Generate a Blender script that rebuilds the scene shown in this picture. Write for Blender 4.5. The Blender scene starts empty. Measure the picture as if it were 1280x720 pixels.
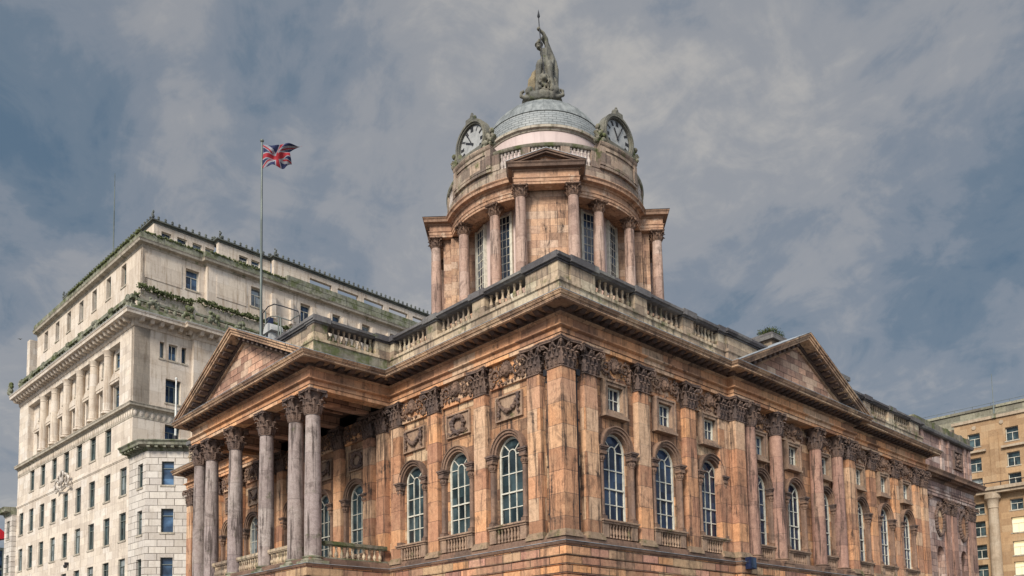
import bpy, bmesh, math, random
from mathutils import Matrix, Vector
R = math.radians
random.seed(7)
scene = bpy.context.scene
COL = scene.collection

# ------------------------------------------------------------------ camera
cam_d = bpy.data.cameras.new('camera')
cam = bpy.data.objects.new('camera', cam_d); COL.objects.link(cam)
M = [(0.72804058, -0.68527174, -0.01896183), (0.04251809, 0.07274383, -0.99644395), (0.68421424, 0.72464541, 0.08209691)]
CAM = Vector((-26.91839, -25.17934, 1.7))
cam.matrix_world = Matrix(((M[0][0], -M[1][0], -M[2][0], CAM.x), (M[0][1], -M[1][1], -M[2][1], CAM.y),
                           (M[0][2], -M[1][2], -M[2][2], CAM.z), (0, 0, 0, 1)))
cam_d.sensor_width = 36; cam_d.lens = 1046 / 1280 * 36
cam_d.shift_x = -4 / 1280; cam_d.shift_y = 388 / 1280
cam_d.clip_start = .1; cam_d.clip_end = 6000
scene.camera = cam

# ------------------------------------------------------------------ light
SUN_DIR = Vector((-0.86, -0.36, 0.62)).normalized()      # towards the sun
SUN_E, EXPO, SKY_S = 2.9, 0.58, 0.1
world = bpy.data.worlds.new('World'); scene.world = world; world.use_nodes = True
wn = world.node_tree.nodes; wl = world.node_tree.links; wn.clear()
def WN(t, **k):
    n = wn.new(t)
    for a, b in k.items(): setattr(n, a, b)
    return n
wout = WN('ShaderNodeOutputWorld'); wbg = WN('ShaderNodeBackground'); wbg.inputs[1].default_value = SKY_S
sky = WN('ShaderNodeTexSky', sky_type='NISHITA', sun_disc=False)
sky.sun_elevation = math.asin(SUN_DIR.z); sky.sun_rotation = math.atan2(SUN_DIR.x, SUN_DIR.y)
tc = WN('ShaderNodeTexCoord'); sep = WN('ShaderNodeSeparateXYZ'); wl.new(tc.outputs['Generated'], sep.inputs[0])
def wmath(op, a, b=None, c=None):
    n = WN('ShaderNodeMath', operation=op)
    for i, x in enumerate((a, b, c)):
        if x is None: continue
        if isinstance(x, (int, float)): n.inputs[i].default_value = x
        else: wl.new(x, n.inputs[i])
    return n.outputs[0]
zz = wmath('ADD', wmath('MAXIMUM', sep.outputs[2], 0.0), 0.42)
comb = WN('ShaderNodeCombineXYZ')
wl.new(wmath('DIVIDE', sep.outputs[0], zz), comb.inputs[0]); wl.new(wmath('DIVIDE', sep.outputs[1], zz), comb.inputs[1])
mp = WN('ShaderNodeMapping'); mp.inputs['Rotation'].default_value = (0, 0, R(20)); mp.inputs['Location'].default_value = (0.9, 2.5, 0)
mp.inputs['Scale'].default_value = (1.1, .95, 1); wl.new(comb.outputs[0], mp.inputs[0])
def wnoise(scale, detail, rough, dist, vec):
    n = WN('ShaderNodeTexNoise'); n.inputs['Scale'].default_value = scale; n.inputs['Detail'].default_value = detail
    n.inputs['Roughness'].default_value = rough; n.inputs['Distortion'].default_value = dist; wl.new(vec, n.inputs['Vector']); return n.outputs[0]
n1 = wnoise(2.3, 9, .56, .55, mp.outputs[0]); n2 = wnoise(5.0, 9, .62, .7, mp.outputs[0]); n3 = wnoise(1.1, 5, .5, .3, mp.outputs[0])
n4 = wnoise(14.0, 6, .6, 1.2, mp.outputs[0])
dens = wmath('ADD', wmath('ADD', wmath('MULTIPLY', n1, .42), wmath('MULTIPLY', n4, .10)), wmath('ADD', wmath('MULTIPLY', n2, .26), wmath('MULTIPLY', n3, .22)))
ramp = WN('ShaderNodeValToRGB'); wl.new(dens, ramp.inputs[0])
cr = ramp.color_ramp; cr.interpolation = 'EASE'
stops = [(.38, (.088, .138, .197)), (.435, (.128, .171, .222)), (.48, (.186, .215, .256)), (.53, (.262, .273, .294)), (.61, (.40, .386, .368))]
while len(cr.elements) < len(stops): cr.elements.new(.5)
for e, (p, c) in zip(cr.elements, stops): e.position = p; e.color = (*c, 1)
# unseen overcast overhead and behind the camera brightened, added as frontal fill light
dot = WN('ShaderNodeVectorMath', operation='DOT_PRODUCT'); wl.new(tc.outputs['Generated'], dot.inputs[0])
dot.inputs[1].default_value = Vector((-.66, -.58, .72)).normalized()
br = WN('ShaderNodeMapRange', interpolation_type='SMOOTHSTEP'); wl.new(dot.outputs['Value'], br.inputs[0])
br.inputs[1].default_value = -.05; br.inputs[2].default_value = 1.0; br.inputs[3].default_value = 1.0; br.inputs[4].default_value = 4.5
gain = wmath('MULTIPLY', br.outputs[0], 1 / SKY_S * .78)
vm = WN('ShaderNodeVectorMath', operation='SCALE'); wl.new(ramp.outputs[0], vm.inputs[0]); wl.new(gain, vm.inputs['Scale'])
mx = WN('ShaderNodeMix', data_type='RGBA'); mx.inputs[0].default_value = .94
wl.new(sky.outputs[0], mx.inputs[6]); wl.new(vm.outputs[0], mx.inputs[7])
wl.new(mx.outputs[2], wbg.inputs[0]); wl.new(wbg.outputs[0], wout.inputs[0])

sd = bpy.data.lights.new('sun', 'SUN'); sd.energy = SUN_E; sd.angle = R(17); sd.color = (1, .91, .78)
sun = bpy.data.objects.new('sun', sd); COL.objects.link(sun); sun.rotation_euler = (-SUN_DIR).to_track_quat('-Z', 'Y').to_euler()
sun.location = (-30, -30, 60)
vs = scene.view_settings; vs.view_transform = 'Standard'; vs.look = 'None'; vs.exposure = EXPO; vs.gamma = 1; vs.use_curve_mapping = False
scene.cycles.max_bounces = 5; scene.cycles.diffuse_bounces = 3

# ------------------------------------------------------------------ materials
class NT:
    def __init__(s, name):
        s.m = bpy.data.materials.new(name); s.m.use_nodes = True; s.n = s.m.node_tree.nodes; s.l = s.m.node_tree.links
        s.b = s.n['Principled BSDF']; s.pos = s.n.new('ShaderNodeNewGeometry').outputs['Position']
    def node(s, t, **k):
        n = s.n.new(t)
        for a, b in k.items(): setattr(n, a, b)
        return n
    def put(s, sock, v):
        if hasattr(v, 'is_output'): s.l.new(v, sock)
        else: sock.default_value = (*v, 1) if isinstance(v, tuple) and len(v) == 3 and sock.type == 'RGBA' else v
    def math(s, op, a, b=None, clamp=False):
        n = s.node('ShaderNodeMath', operation=op, use_clamp=clamp); s.put(n.inputs[0], a)
        if b is not None: s.put(n.inputs[1], b)
        return n.outputs[0]
    def mix(s, f, a, b, mode='MIX'):
        n = s.node('ShaderNodeMix', data_type='RGBA', blend_type=mode); s.put(n.inputs[0], f); s.put(n.inputs[6], a); s.put(n.inputs[7], b); return n.outputs[2]
    def noise(s, scale, detail=5, rough=.55, vec=None, dist=0, sc=(1, 1, 1), loc=(0, 0, 0)):
        mp = s.node('ShaderNodeMapping'); s.l.new(vec or s.pos, mp.inputs[0]); mp.inputs['Scale'].default_value = sc; mp.inputs['Location'].default_value = loc
        n = s.node('ShaderNodeTexNoise'); s.l.new(mp.outputs[0], n.inputs['Vector'])
        n.inputs['Scale'].default_value = scale; n.inputs['Detail'].default_value = detail; n.inputs['Roughness'].default_value = rough; n.inputs['Distortion'].default_value = dist
        return n.outputs[0]
    def ramp(s, f, lo, hi):
        n = s.node('ShaderNodeMapRange', interpolation_type='SMOOTHSTEP'); s.put(n.inputs[0], f); n.inputs[1].default_value = lo; n.inputs[2].default_value = hi; return n.outputs[0]
    def uz(s, cyl=None, ud=None):
        sp = s.node('ShaderNodeSeparateXYZ'); s.l.new(s.pos, sp.inputs[0]); c = s.node('ShaderNodeCombineXYZ')
        if cyl:
            a = s.math('ARCTAN2', s.math('SUBTRACT', sp.outputs[1], cyl[1]), s.math('SUBTRACT', sp.outputs[0], cyl[0]))
            s.l.new(s.math('MULTIPLY', a, cyl[2]), c.inputs[0])
        elif ud is not None: s.l.new(s.math('ADD', s.math('MULTIPLY', sp.outputs[0], math.cos(ud)), s.math('MULTIPLY', sp.outputs[1], math.sin(ud))), c.inputs[0])
        else: s.l.new(s.math('ADD', sp.outputs[0], sp.outputs[1]), c.inputs[0])
        s.l.new(sp.outputs[2], c.inputs[1]); return c.outputs[0]
    def brick(s, w, h, c1, c2, mortar, ms=.01, cyl=None, zoff=0, ud=None):
        mp = s.node('ShaderNodeMapping'); s.l.new(s.uz(cyl, ud), mp.inputs[0]); mp.inputs['Location'].default_value = (0, zoff, 0)
        n = s.node('ShaderNodeTexBrick'); s.l.new(mp.outputs[0], n.inputs['Vector']); n.inputs['Scale'].default_value = 1
        n.inputs['Brick Width'].default_value = w; n.inputs['Row Height'].default_value = h; n.inputs['Mortar Size'].default_value = ms
        n.inputs['Mortar Smooth'].default_value = .3
        s.put(n.inputs['Color1'], c1); s.put(n.inputs['Color2'], c2); s.put(n.inputs['Mortar'], mortar); return n
    def bump(s, h, strength=.4, dist=.03):
        n = s.node('ShaderNodeBump'); n.inputs['Strength'].default_value = strength; n.inputs['Distance'].default_value = dist
        s.l.new(h, n.inputs['Height']); s.l.new(n.outputs[0], s.b.inputs['Normal'])
    def done(s, col, rough=.85, metal=0, spec=.3):
        s.put(s.b.inputs['Base Color'], col); s.put(s.b.inputs['Roughness'], rough); s.b.inputs['Metallic'].default_value = metal
        s.b.inputs['Specular IOR Level'].default_value = spec; return s.m

def stone(name, c1, c2, c3, soot, soot_amt=.5, block=None, mortar=None, ms=.012, moss=0, streak=.5, cyl=None, zoff=0, bump=.5, light=None, ud=None, grain=.55, var=1.0):
    """weathered stone: two block colours, a third blotch colour, sooty streaks, optional moss"""
    t = NT(name)
    if block:
        bk = t.brick(block[0], block[1], c1, c2, mortar or tuple(x * .35 for x in c1), ms, cyl, zoff, ud); col = bk.outputs[0]
        # a second, shifted brick field breaks the two-colour chequer into many tones
        va = tuple(1 - var * (1 - q) for q in (.58, .52, .52)); vb = tuple(1 + var * (q - 1) for q in (1.45, 1.40, 1.30))
        bk2 = t.brick(block[0], block[1], va, vb, (1, 1, 1), 0.0, cyl, zoff + block[1] * 12, ud)
        col = t.mix(.85, col, bk2.outputs[0], 'MULTIPLY')
        bk3 = t.brick(block[0], block[1], (0, 0, 0), (1, 1, 1), (.5, .5, .5), 0.0, cyl, zoff + block[1] * 32, ud)
        rnd = t.node('ShaderNodeSeparateColor'); t.l.new(bk3.outputs[0], rnd.inputs[0]); pick = rnd.outputs[0]
        col = t.mix(t.math('MULTIPLY', t.ramp(pick, .70, .95), .85 * min(1, var + .15)), col, light or c3)         # some blocks are paler replacements
        col = t.mix(t.math('MULTIPLY', t.math('SUBTRACT', 1.0, t.ramp(pick, .08, .30)), .7 * min(1, var + .15)), col, tuple(q * .38 + soot[i] * .62 for i, q in enumerate(c2)))   # some are grimy
    else: col = t.mix(t.ramp(t.noise(.8, 4), .4, .6), c1, c2)
    col = t.mix(t.math('MULTIPLY', t.ramp(t.noise(.55, 6, .65, loc=(3, 9, 2)), .45, .72), .45 if block else .8), col, c3)
    if light and not block: col = t.mix(t.math('MULTIPLY', t.ramp(t.noise(1.3, 7, .7, loc=(13, 2, 5)), .54, .64), .9), col, light)
    st = t.ramp(t.noise(1.7, 8, .7, sc=(2.2, 2.2, .16), loc=(5, 5, 5)), .50, .63)
    bl = t.ramp(t.noise(.9, 9, .74, loc=(1, 4, 8), dist=.6), .52, .64)
    f = t.math('ADD', t.math('MULTIPLY', st, streak), t.math('MULTIPLY', bl, .5 if block else .75), True)
    col = t.mix(t.math('MULTIPLY', f, soot_amt), col, soot)
    if moss:
        mm = t.ramp(t.noise(1.1, 7, .7, loc=(7, 7, 1)), .62 - .2 * moss, .74 - .12 * moss)
        col = t.mix(t.math('MULTIPLY', mm, .85), col, (.075, .095, .025))
    fine = t.noise(14, 6, .75)
    med = t.noise(4.5, 8, .72, loc=(2, 8, 4))
    g1 = tuple(1 - grain * (1 - q) for q in (.66, .62, .61)); g2 = tuple(1 - grain * (1 - q) for q in (.74, .72, .71)); g3 = (1 + .12 * grain,) * 3
    col = t.mix(t.ramp(med, .38, .60), t.mix(1, col, g1, 'MULTIPLY'), col)
    col = t.mix(t.ramp(fine, .36, .62), t.mix(1, col, g2, 'MULTIPLY'), t.mix(1, col, g3, 'MULTIPLY'))
    hh = t.math('ADD', t.math('MULTIPLY', fine, .5), t.math('MULTIPLY', t.noise(3.5, 6, .7), .9))
    if block: hh = t.math('SUBTRACT', hh, t.math('MULTIPLY', bk.outputs[1], 2.0))
    t.bump(hh, bump, .035)
    return t.done(col, .88)

SOOT = (.045, .032, .028)
MT = {}
MT['wall'] = stone('sandstone_ashlar', (.48, .27, .145), (.37, .21, .13), (.56, .40, .245), SOOT, .9, (1.15, .52), (.14, .085, .06), .018, streak=1, light=(.62, .46, .30))
MT['base'] = stone('sandstone_rusticated', (.62, .32, .15), (.44, .24, .19), (.50, .35, .21), SOOT, .7, (1.25, .4), (.05, .03, .025), .03, streak=.8, zoff=-6.64 % .4)
MT['pil'] = stone('sandstone_pilaster', (.60, .325, .17), (.48, .255, .165), (.61, .40, .245), SOOT, .95, (3.3, 1.05), (.2, .115, .08), .016, streak=.8, light=(.68, .50, .34), var=.6)
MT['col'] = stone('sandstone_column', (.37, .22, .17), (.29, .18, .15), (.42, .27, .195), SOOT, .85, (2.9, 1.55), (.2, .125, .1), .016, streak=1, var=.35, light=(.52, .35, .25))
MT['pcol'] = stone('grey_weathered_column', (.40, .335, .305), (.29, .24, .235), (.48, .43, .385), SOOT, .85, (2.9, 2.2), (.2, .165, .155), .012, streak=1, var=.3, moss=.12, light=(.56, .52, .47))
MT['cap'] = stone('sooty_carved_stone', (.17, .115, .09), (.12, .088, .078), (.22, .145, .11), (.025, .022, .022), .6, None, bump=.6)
MT['relief'] = stone('carved_relief_stone', (.22, .14, .10), (.16, .108, .085), (.28, .175, .12), (.03, .025, .023), .55, None)
MT['frieze'] = stone('sandstone_frieze', (.62, .335, .17), (.50, .27, .165), (.60, .39, .245), SOOT, .85, (1.7, 1.2), (.22, .13, .095), .015, streak=.5, light=(.66, .47, .32))
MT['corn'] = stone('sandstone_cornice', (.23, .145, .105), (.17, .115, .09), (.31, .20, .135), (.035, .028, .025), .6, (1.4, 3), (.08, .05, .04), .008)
MT['tymp'] = stone('tympanum_ashlar', (.54, .335, .24), (.46, .285, .215), (.58, .41, .30), SOOT, .4, (.95, .42), (.14, .085, .065), .03, streak=.4, light=(.56, .42, .31))
MT['para'] = stone('parapet_stone', (.46, .38, .275), (.39, .31, .235), (.52, .45, .33), (.045, .043, .042), .75, (1.6, .9), (.12, .09, .07), .01, moss=.5, streak=.8)
MT['modil'] = stone('soot_and_shade_modillion_stone', (.10, .068, .056), (.07, .052, .048), (.15, .095, .07), (.03, .025, .024), .6, None)  # sooty, and darkened further to paint in the shade under the cornice
MT['cyma'] = stone('pale_cornice_stone', (.47, .32, .21), (.38, .255, .175), (.53, .38, .25), (.05, .04, .037), .85, (1.4, 3), (.1, .06, .05), .02, streak=.6)  # pale tone paints light onto the cornice soffit, bed moulding and lip
MT['pbase'] = stone('pilaster_base_stone', (.36, .255, .17), (.29, .205, .145), (.40, .30, .20), (.05, .045, .035), .65, None, moss=.6)
MT['sill'] = stone('sill_stone', (.36, .245, .17), (.28, .19, .14), (.42, .30, .21), (.05, .042, .036), .7, None, moss=.25)
MT['parag'] = stone('mossy_plinth_stone', (.26, .25, .20), (.22, .20, .17), (.30, .30, .23), (.05, .05, .045), .6, (1.6, .6), (.1, .09, .07), .01, moss=1.0, streak=.7)
MT['cope'] = stone('dark_coping_stone', (.15, .15, .155), (.115, .115, .125), (.20, .195, .18), (.03, .03, .035), .5, (1.5, 3), (.03, .03, .03), .01, moss=.2)
MT['drum'] = stone('drum_ashlar', (.55, .355, .23), (.46, .285, .195), (.58, .42, .295), SOOT, 1.0, (1.25, .55), (.26, .165, .125), .016, streak=.6, light=(.62, .48, .37), var=.55, cyl=(20.95, 21.05, 8))
MT['dcol'] = stone('drum_column_stone', (.46, .32, .255), (.37, .255, .21), (.50, .38, .31), SOOT, .8, (2.9, 1.9), (.26, .18, .145), .014, streak=.9, var=.3, light=(.58, .47, .40))
MT['end'] = stone('purplish_grey_ashlar', (.42, .29, .245), (.33, .235, .215), (.46, .35, .29), SOOT, .8, (1.1, .55), (.12, .08, .07), .022, streak=1, light=(.55, .45, .40))
MT['dent'] = stone('drum_entablature_stone', (.47, .28, .175), (.38, .225, .15), (.52, .34, .23), SOOT, .75, None, streak=.5, light=(.6, .44, .32))
MT['dattic'] = stone('drum_attic_stone', (.33, .255, .20), (.26, .205, .17), (.38, .31, .24), (.045, .04, .037), .8, (1.3, .75), (.1, .08, .06), .01, moss=.42, streak=.7, cyl=(20.95, 21.05, 8))
MT['statue'] = stone('weathered_statue_stone', (.17, .165, .135), (.125, .125, .11), (.21, .195, .145), (.06, .055, .05), .6, None, moss=.25, streak=.8)
t = NT('pale_pink_paint'); MT['pink'] = t.done(t.mix(t.math('MULTIPLY', t.ramp(t.noise(1.6, 6, .6, sc=(2, 2, .3)), .45, .7), .6), (.56, .45, .42), (.42, .33, .31)), .6)
t = NT('white_window_paint'); MT['white'] = t.done(t.mix(t.ramp(t.noise(4, 4), .4, .7), (.62, .60, .51), (.44, .42, .36)), .45)
def glass(name, c, c2):
    t = NT(name); col = t.mix(t.ramp(t.noise(.9, 3, .5), .35, .65), c, c2)
    oi = t.node('ShaderNodeObjectInfo'); k = t.math('ADD', t.math('MULTIPLY', oi.outputs['Random'], .9), .45); kk = t.node('ShaderNodeCombineColor'); [t.l.new(k, q) for q in kk.inputs[:3]]; col = t.mix(1, col, kk.outputs[0], 'MULTIPLY')
    if name == 'office_glass' or 'grey' in name: col = t.mix(t.math('MULTIPLY', t.ramp(oi.outputs['Random'], .78, .80), .75), col, (.20, .215, .21))   # a drawn blind behind some panes
    bk = t.brick(.52, .62, (.45, .45, .5), (1.7, 1.75, 1.8), (1, 1, 1), 0.0); col = t.mix(1, col, bk.outputs[0], 'MULTIPLY')  # random pane tones paint in reflections of buildings opposite
    t.bump(t.noise(1.6, 3), .12, .12); return t.done(col, .07, 0, .35)
MT['glass'] = glass('dark_blue_glass', (.012, .022, .045), (.03, .05, .085))
MT['glassg'] = glass('green_grey_glass', (.018, .032, .035), (.05, .075, .08))
MT['oglass'] = glass('office_glass', (.02, .04, .075), (.06, .11, .18))
t = NT('lead_sheet'); MT['lead'] = t.done(t.mix(t.ramp(t.noise(1.2, 7, .65, sc=(1.5, 1.5, .5)), .38, .66), (.13, .14, .138), (.25, .262, .255)), .55, .1, .4)
t = NT('pale_lead_flashing'); MT['flash'] = t.done(t.mix(t.ramp(t.noise(2, 5), .4, .65), (.42, .45, .48), (.25, .27, .29)), .4, .3, .5)
t = NT('dome_tiles'); bk = t.brick(.6, .21, (.20, .215, .215), (.25, .262, .26), (.055, .06, .06), .022, (20.95, 21.05, 5.0)); t.bump(t.math('MULTIPLY', bk.outputs[1], -1), .6, .03)
MT['tiles'] = t.done(t.mix(t.math('MULTIPLY', t.ramp(t.noise(1.5, 6), .4, .7), .5), bk.outputs[0], (.25, .265, .265)), .55, .1, .4)
t = NT('clock_white'); MT['cwhite'] = t.done(t.mix(t.ramp(t.noise(1.5, 6, .65), .45, .7), (.34, .345, .34), (.22, .225, .225)), .5)
t = NT('black_iron'); MT['black'] = t.done((.018, .018, .022), .5)
t = NT('grey_steel'); MT['steel'] = t.done(t.mix(t.ramp(t.noise(1.2, 5, .6, sc=(1, 1, .4)), .4, .6), (.085, .10, .095), (.15, .17, .155)), .5, .3)
t = NT('white_steel'); MT['wsteel'] = t.done(t.mix(t.ramp(t.noise(1.5, 5), .45, .65), (.66, .66, .62), (.48, .48, .44)), .45)
t = NT('blue_enamel'); MT['blue'] = t.done(t.mix(t.ramp(t.noise(5, 4), .4, .6), (.008, .014, .045), (.015, .026, .07)), .5)
for k, c in (('fred', (.30, .02, .03)), ('fwhite', (.26, .26, .29)), ('fblue', (.013, .02, .07))):
    t = NT('flag_' + k[1:]); MT[k] = t.done(t.mix(t.noise(6, 3), c, tuple(x * .8 for x in c)), .8)
MT['off'] = stone('portland_stone', (.65, .575, .485), (.59, .515, .43), (.69, .62, .535), (.27, .215, .17), .55, (1.5, .75), (.36, .31, .27), .010, streak=.8, light=(.76, .73, .68), bump=.2, grain=.22, var=.28)
MT['offs'] = stone('portland_stone_upper', (.63, .555, .47), (.56, .485, .40), (.66, .59, .50), (.30, .22, .15), .6, (2.2, 1.3), (.38, .32, .26), .010, streak=1, light=(.68, .63, .58), bump=.2, grain=.22, var=.25)
MT['offr'] = stone('rusticated_portland_stone', (.58, .54, .49), (.51, .47, .425), (.63, .59, .54), (.29, .24, .19), .45, (1.45, .62), (.10, .085, .07), .03, streak=.6, bump=.6, grain=.22, var=.35)
MT['offr2'] = stone('canted_rusticated_stone', (.58, .54, .49), (.51, .47, .425), (.63, .59, .54), (.29, .24, .19), .45, (1.45, .62), (.10, .085, .07), .03, streak=.6, bump=.6, ud=R(-35.9), grain=.22, var=.35)
MT['offc'] = stone('weathered_portland_trim', (.47, .42, .34), (.38, .335, .27), (.52, .47, .39), (.12, .105, .08), .7, None, moss=.35, streak=.6, bump=.4, grain=.4)
MT['offg'] = stone('mossy_portland_trim', (.26, .265, .20), (.20, .205, .16), (.36, .34, .28), (.06, .06, .045), .7, None, moss=.9, streak=.8, bump=.5)
MT['offd'] = stone('dark_ridge_metal', (.12, .135, .12), (.09, .10, .095), (.17, .18, .15), (.03, .03, .03), .4, None, bump=.3)
MT['oframe'] = (lambda t: t.done(t.mix(t.noise(3, 3), (.11, .13, .12), (.17, .19, .17)), .5))(NT('bronze_window_frame'))
MT['tan'] = stone('tan_stone', (.40, .265, .15), (.34, .225, .13), (.45, .325, .20), (.20, .125, .07), .45, (1.8, .9), (.30, .19, .1), .012, streak=.5, light=(.50, .37, .23), bump=.2, grain=.4, var=.4)
MT['tanp'] = stone('pale_tan_stone', (.42, .335, .245), (.36, .285, .205), (.46, .39, .30), (.20, .15, .1), .45, None, streak=.8, bump=.2, grain=.4, var=.4)
MT['tang'] = stone('grey_green_parapet', (.24, .24, .19), (.20, .20, .165), (.30, .29, .22), (.1, .1, .08), .5, (2, .8), (.12, .12, .1), .012, moss=.3)
t = NT('lit_window'); t.b.inputs['Emission Color'].default_value = (1, .80, .42, 1); t.b.inputs['Emission Strength'].default_value = .42
MT['lit'] = t.done((.6, .52, .36), .3)
t = NT('leaf_green'); MT['leaf'] = t.done(t.mix(t.ramp(t.noise(1.7, 5, .6), .35, .65), (.028, .042, .015), (.072, .09, .028)), .7)
t = NT('moss_green'); MT['moss'] = t.done(t.mix(t.ramp(t.noise(2.2, 6, .65), .35, .65), (.045, .058, .022), (.12, .135, .055)), .9)
t = NT('asphalt'); MT['asph'] = t.done(t.mix(t.noise(8, 6), (.04, .04, .042), (.065, .064, .062)), .85)
t = NT('paving'); bk = t.brick(.9, .6, (.26, .24, .22), (.32, .30, .27), (.1, .1, .09), .012)
sp = t.node('ShaderNodeSeparateXYZ'); MT['pave'] = t.done(t.mix(t.ramp(t.noise(1, 6), .4, .65), (.27, .25, .23), (.20, .19, .18)), .8)
t = NT('ground_stone'); MT['grnd'] = t.done(t.mix(t.noise(.3, 6), (.10, .095, .09), (.16, .15, .14)), .9)
t = NT('red_canvas'); MT['red'] = t.done((.55, .02, .03), .6)
t = NT('white_plaster'); MT['wcowl'] = t.done(t.mix(t.noise(3, 4), (.42, .42, .41), (.33, .33, .32)), .6)
t = NT('roof_felt'); MT['roof'] = t.done(t.mix(t.noise(2, 5), (.13, .13, .135), (.18, .18, .18)), .8)

# ------------------------------------------------------------------ mesh helpers
class MB:
    def __init__(s, T=None): s.v = []; s.f = []; s.mi = []; s.T = T; s.k = 0
    def add(s, vs, fs):
        o = len(s.v)
        s.v += [s.T(*p) for p in vs] if s.T else [tuple(p) for p in vs]
        s.f += [tuple(i + o for i in f) for f in fs]; s.mi += [s.k] * len(fs)
    def box(s, a0, a1, b0, b1, c0, c1):
        s.add([(a, b, c) for c in (c0, c1) for a, b in ((a0, b0), (a1, b0), (a1, b1), (a0, b1))],
              [(0, 3, 2, 1), (4, 5, 6, 7), (0, 1, 5, 4), (1, 2, 6, 5), (2, 3, 7, 6), (3, 0, 4, 7)])
    def prism(s, poly, v0, v1):                       # poly in (u,z), extruded along v
        n = len(poly); s.add([(u, v0, z) for u, z in poly] + [(u, v1, z) for u, z in poly],
              [tuple(range(n)), tuple(range(2 * n - 1, n - 1, -1))] + [(i, (i + 1) % n, n + (i + 1) % n, n + i) for i in range(n)])
    def hprism(s, poly, z0, z1, top=1.0, c=(0, 0)):
        n = len(poly); s.add([(u, v, z0) for u, v in poly] + [(c[0] + (u - c[0]) * top, c[1] + (v - c[1]) * top, z1) for u, v in poly],
              [tuple(range(n)), tuple(range(2 * n - 1, n - 1, -1))] + [(i, (i + 1) % n, n + (i + 1) % n, n + i) for i in range(n)])
    def lathe(s, prof, c=(0, 0), seg=16, a0=0, a1=360):
        full = abs(a1 - a0) >= 359.9; m = seg if full else seg + 1; vs = []; fs = []
        for i in range(m):
            a = R(a0 + (a1 - a0) * i / seg)
            vs += [(c[0] + r * math.cos(a), c[1] + r * math.sin(a), z) for r, z in prof]
        k = len(prof)
        for i in range(seg):
            j = (i + 1) % m
            for q in range(k - 1): fs.append((i * k + q, j * k + q, j * k + q + 1, i * k + q + 1))
        if full:
            fs.append(tuple(i * k for i in range(m))); fs.append(tuple(i * k + k - 1 for i in range(m)))
        s.add(vs, fs)
    def ring(s, prof, c, seg, a0=0, a1=360):           # closed profile swept round an axis
        full = abs(a1 - a0) >= 359.9; m = seg if full else seg + 1; vs = []; fs = []; k = len(prof)
        for i in range(m):
            a = R(a0 + (a1 - a0) * i / seg); vs += [(c[0] + r * math.cos(a), c[1] + r * math.sin(a), z) for r, z in prof]
        for i in range(seg):
            j = (i + 1) % m
            for q in range(k): fs.append((i * k + q, j * k + q, j * k + (q + 1) % k, i * k + (q + 1) % k))
        if not full: fs += [tuple(range(k)), tuple(range((m - 1) * k + k - 1, (m - 1) * k - 1, -1))]
        s.add(vs, fs)
    def tube(s, pts, r, seg=6, closed=False):
        pts = [Vector(p) for p in pts]; n = len(pts); vs = []; fs = []
        for i, p in enumerate(pts):
            a = pts[(i - 1) % n] if (closed or i > 0) else p; b = pts[(i + 1) % n] if (closed or i < n - 1) else p
            d = (b - a).normalized(); up = Vector((0, 0, 1)) if abs(d.z) < .92 else Vector((0, 1, 0))
            x = d.cross(up).normalized(); y = x.cross(d); rr = r(i / max(1, n - 1)) if callable(r) else r
            vs += [tuple(p + (x * math.cos(6.2832 * k / seg) + y * math.sin(6.2832 * k / seg)) * rr) for k in range(seg)]
        for i in range(n if closed else n - 1):
            j = (i + 1) % n
            for k in range(seg): fs.append((i * seg + k, i * seg + (k + 1) % seg, j * seg + (k + 1) % seg, j * seg + k))
        if not closed: fs += [tuple(range(seg)), tuple(range((n - 1) * seg + seg - 1, (n - 1) * seg - 1, -1))]
        s.add(vs, fs)
    def blob(s, c, rx, ry=None, rz=None, n=6, m=4):
        ry = ry or rx; rz = rz or rx; vs = [(c[0], c[1], c[2] - rz)]; fs = []
        for j in range(1, m):
            a = -math.pi / 2 + math.pi * j / m
            for i in range(n):
                b = 6.28318 * i / n; vs.append((c[0] + rx * math.cos(a) * math.cos(b), c[1] + ry * math.cos(a) * math.sin(b), c[2] + rz * math.sin(a)))
        vs.append((c[0], c[1], c[2] + rz)); t = len(vs) - 1
        for i in range(n):
            fs.append((0, 1 + (i + 1) % n, 1 + i)); fs.append((t, t - n + i, t - n + (i + 1) % n))
            for j in range(m - 2): fs.append((1 + j * n + i, 1 + j * n + (i + 1) % n, 1 + (j + 1) * n + (i + 1) % n, 1 + (j + 1) * n + i))
        s.add(vs, fs)
    def sweep(s, path, prof, closed=False):           # path of (x,y), outward on the right hand; prof closed list of (offset,z)
        n = len(path); vs = []; fs = []; k = len(prof); P = [Vector(p) for p in path]
        for i, p in enumerate(P):
            a = P[i - 1] if (closed or i > 0) else None; b = P[(i + 1) % n] if (closed or i < n - 1) else None
            d1 = (p - a).normalized() if a is not None else None; d2 = (b - p).normalized() if b is not None else None
            n1 = Vector((d1.y, -d1.x)) if d1 else None; n2 = Vector((d2.y, -d2.x)) if d2 else None
            if n1 is None: m = n2
            elif n2 is None: m = n1
            else: m = (n1 + n2) / (1 + n1.dot(n2))
            vs += [(p.x + m.x * o, p.y + m.y * o, z) for o, z in prof]
        for i in range(n if closed else n - 1):
            j = (i + 1) % n
            for q in range(k): fs.append((i * k + q, i * k + (q + 1) % k, j * k + (q + 1) % k, j * k + q))
        if not closed: fs += [tuple(range(k)), tuple(range((n - 1) * k + k - 1, (n - 1) * k - 1, -1))]
        s.add(vs, fs)
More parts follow.
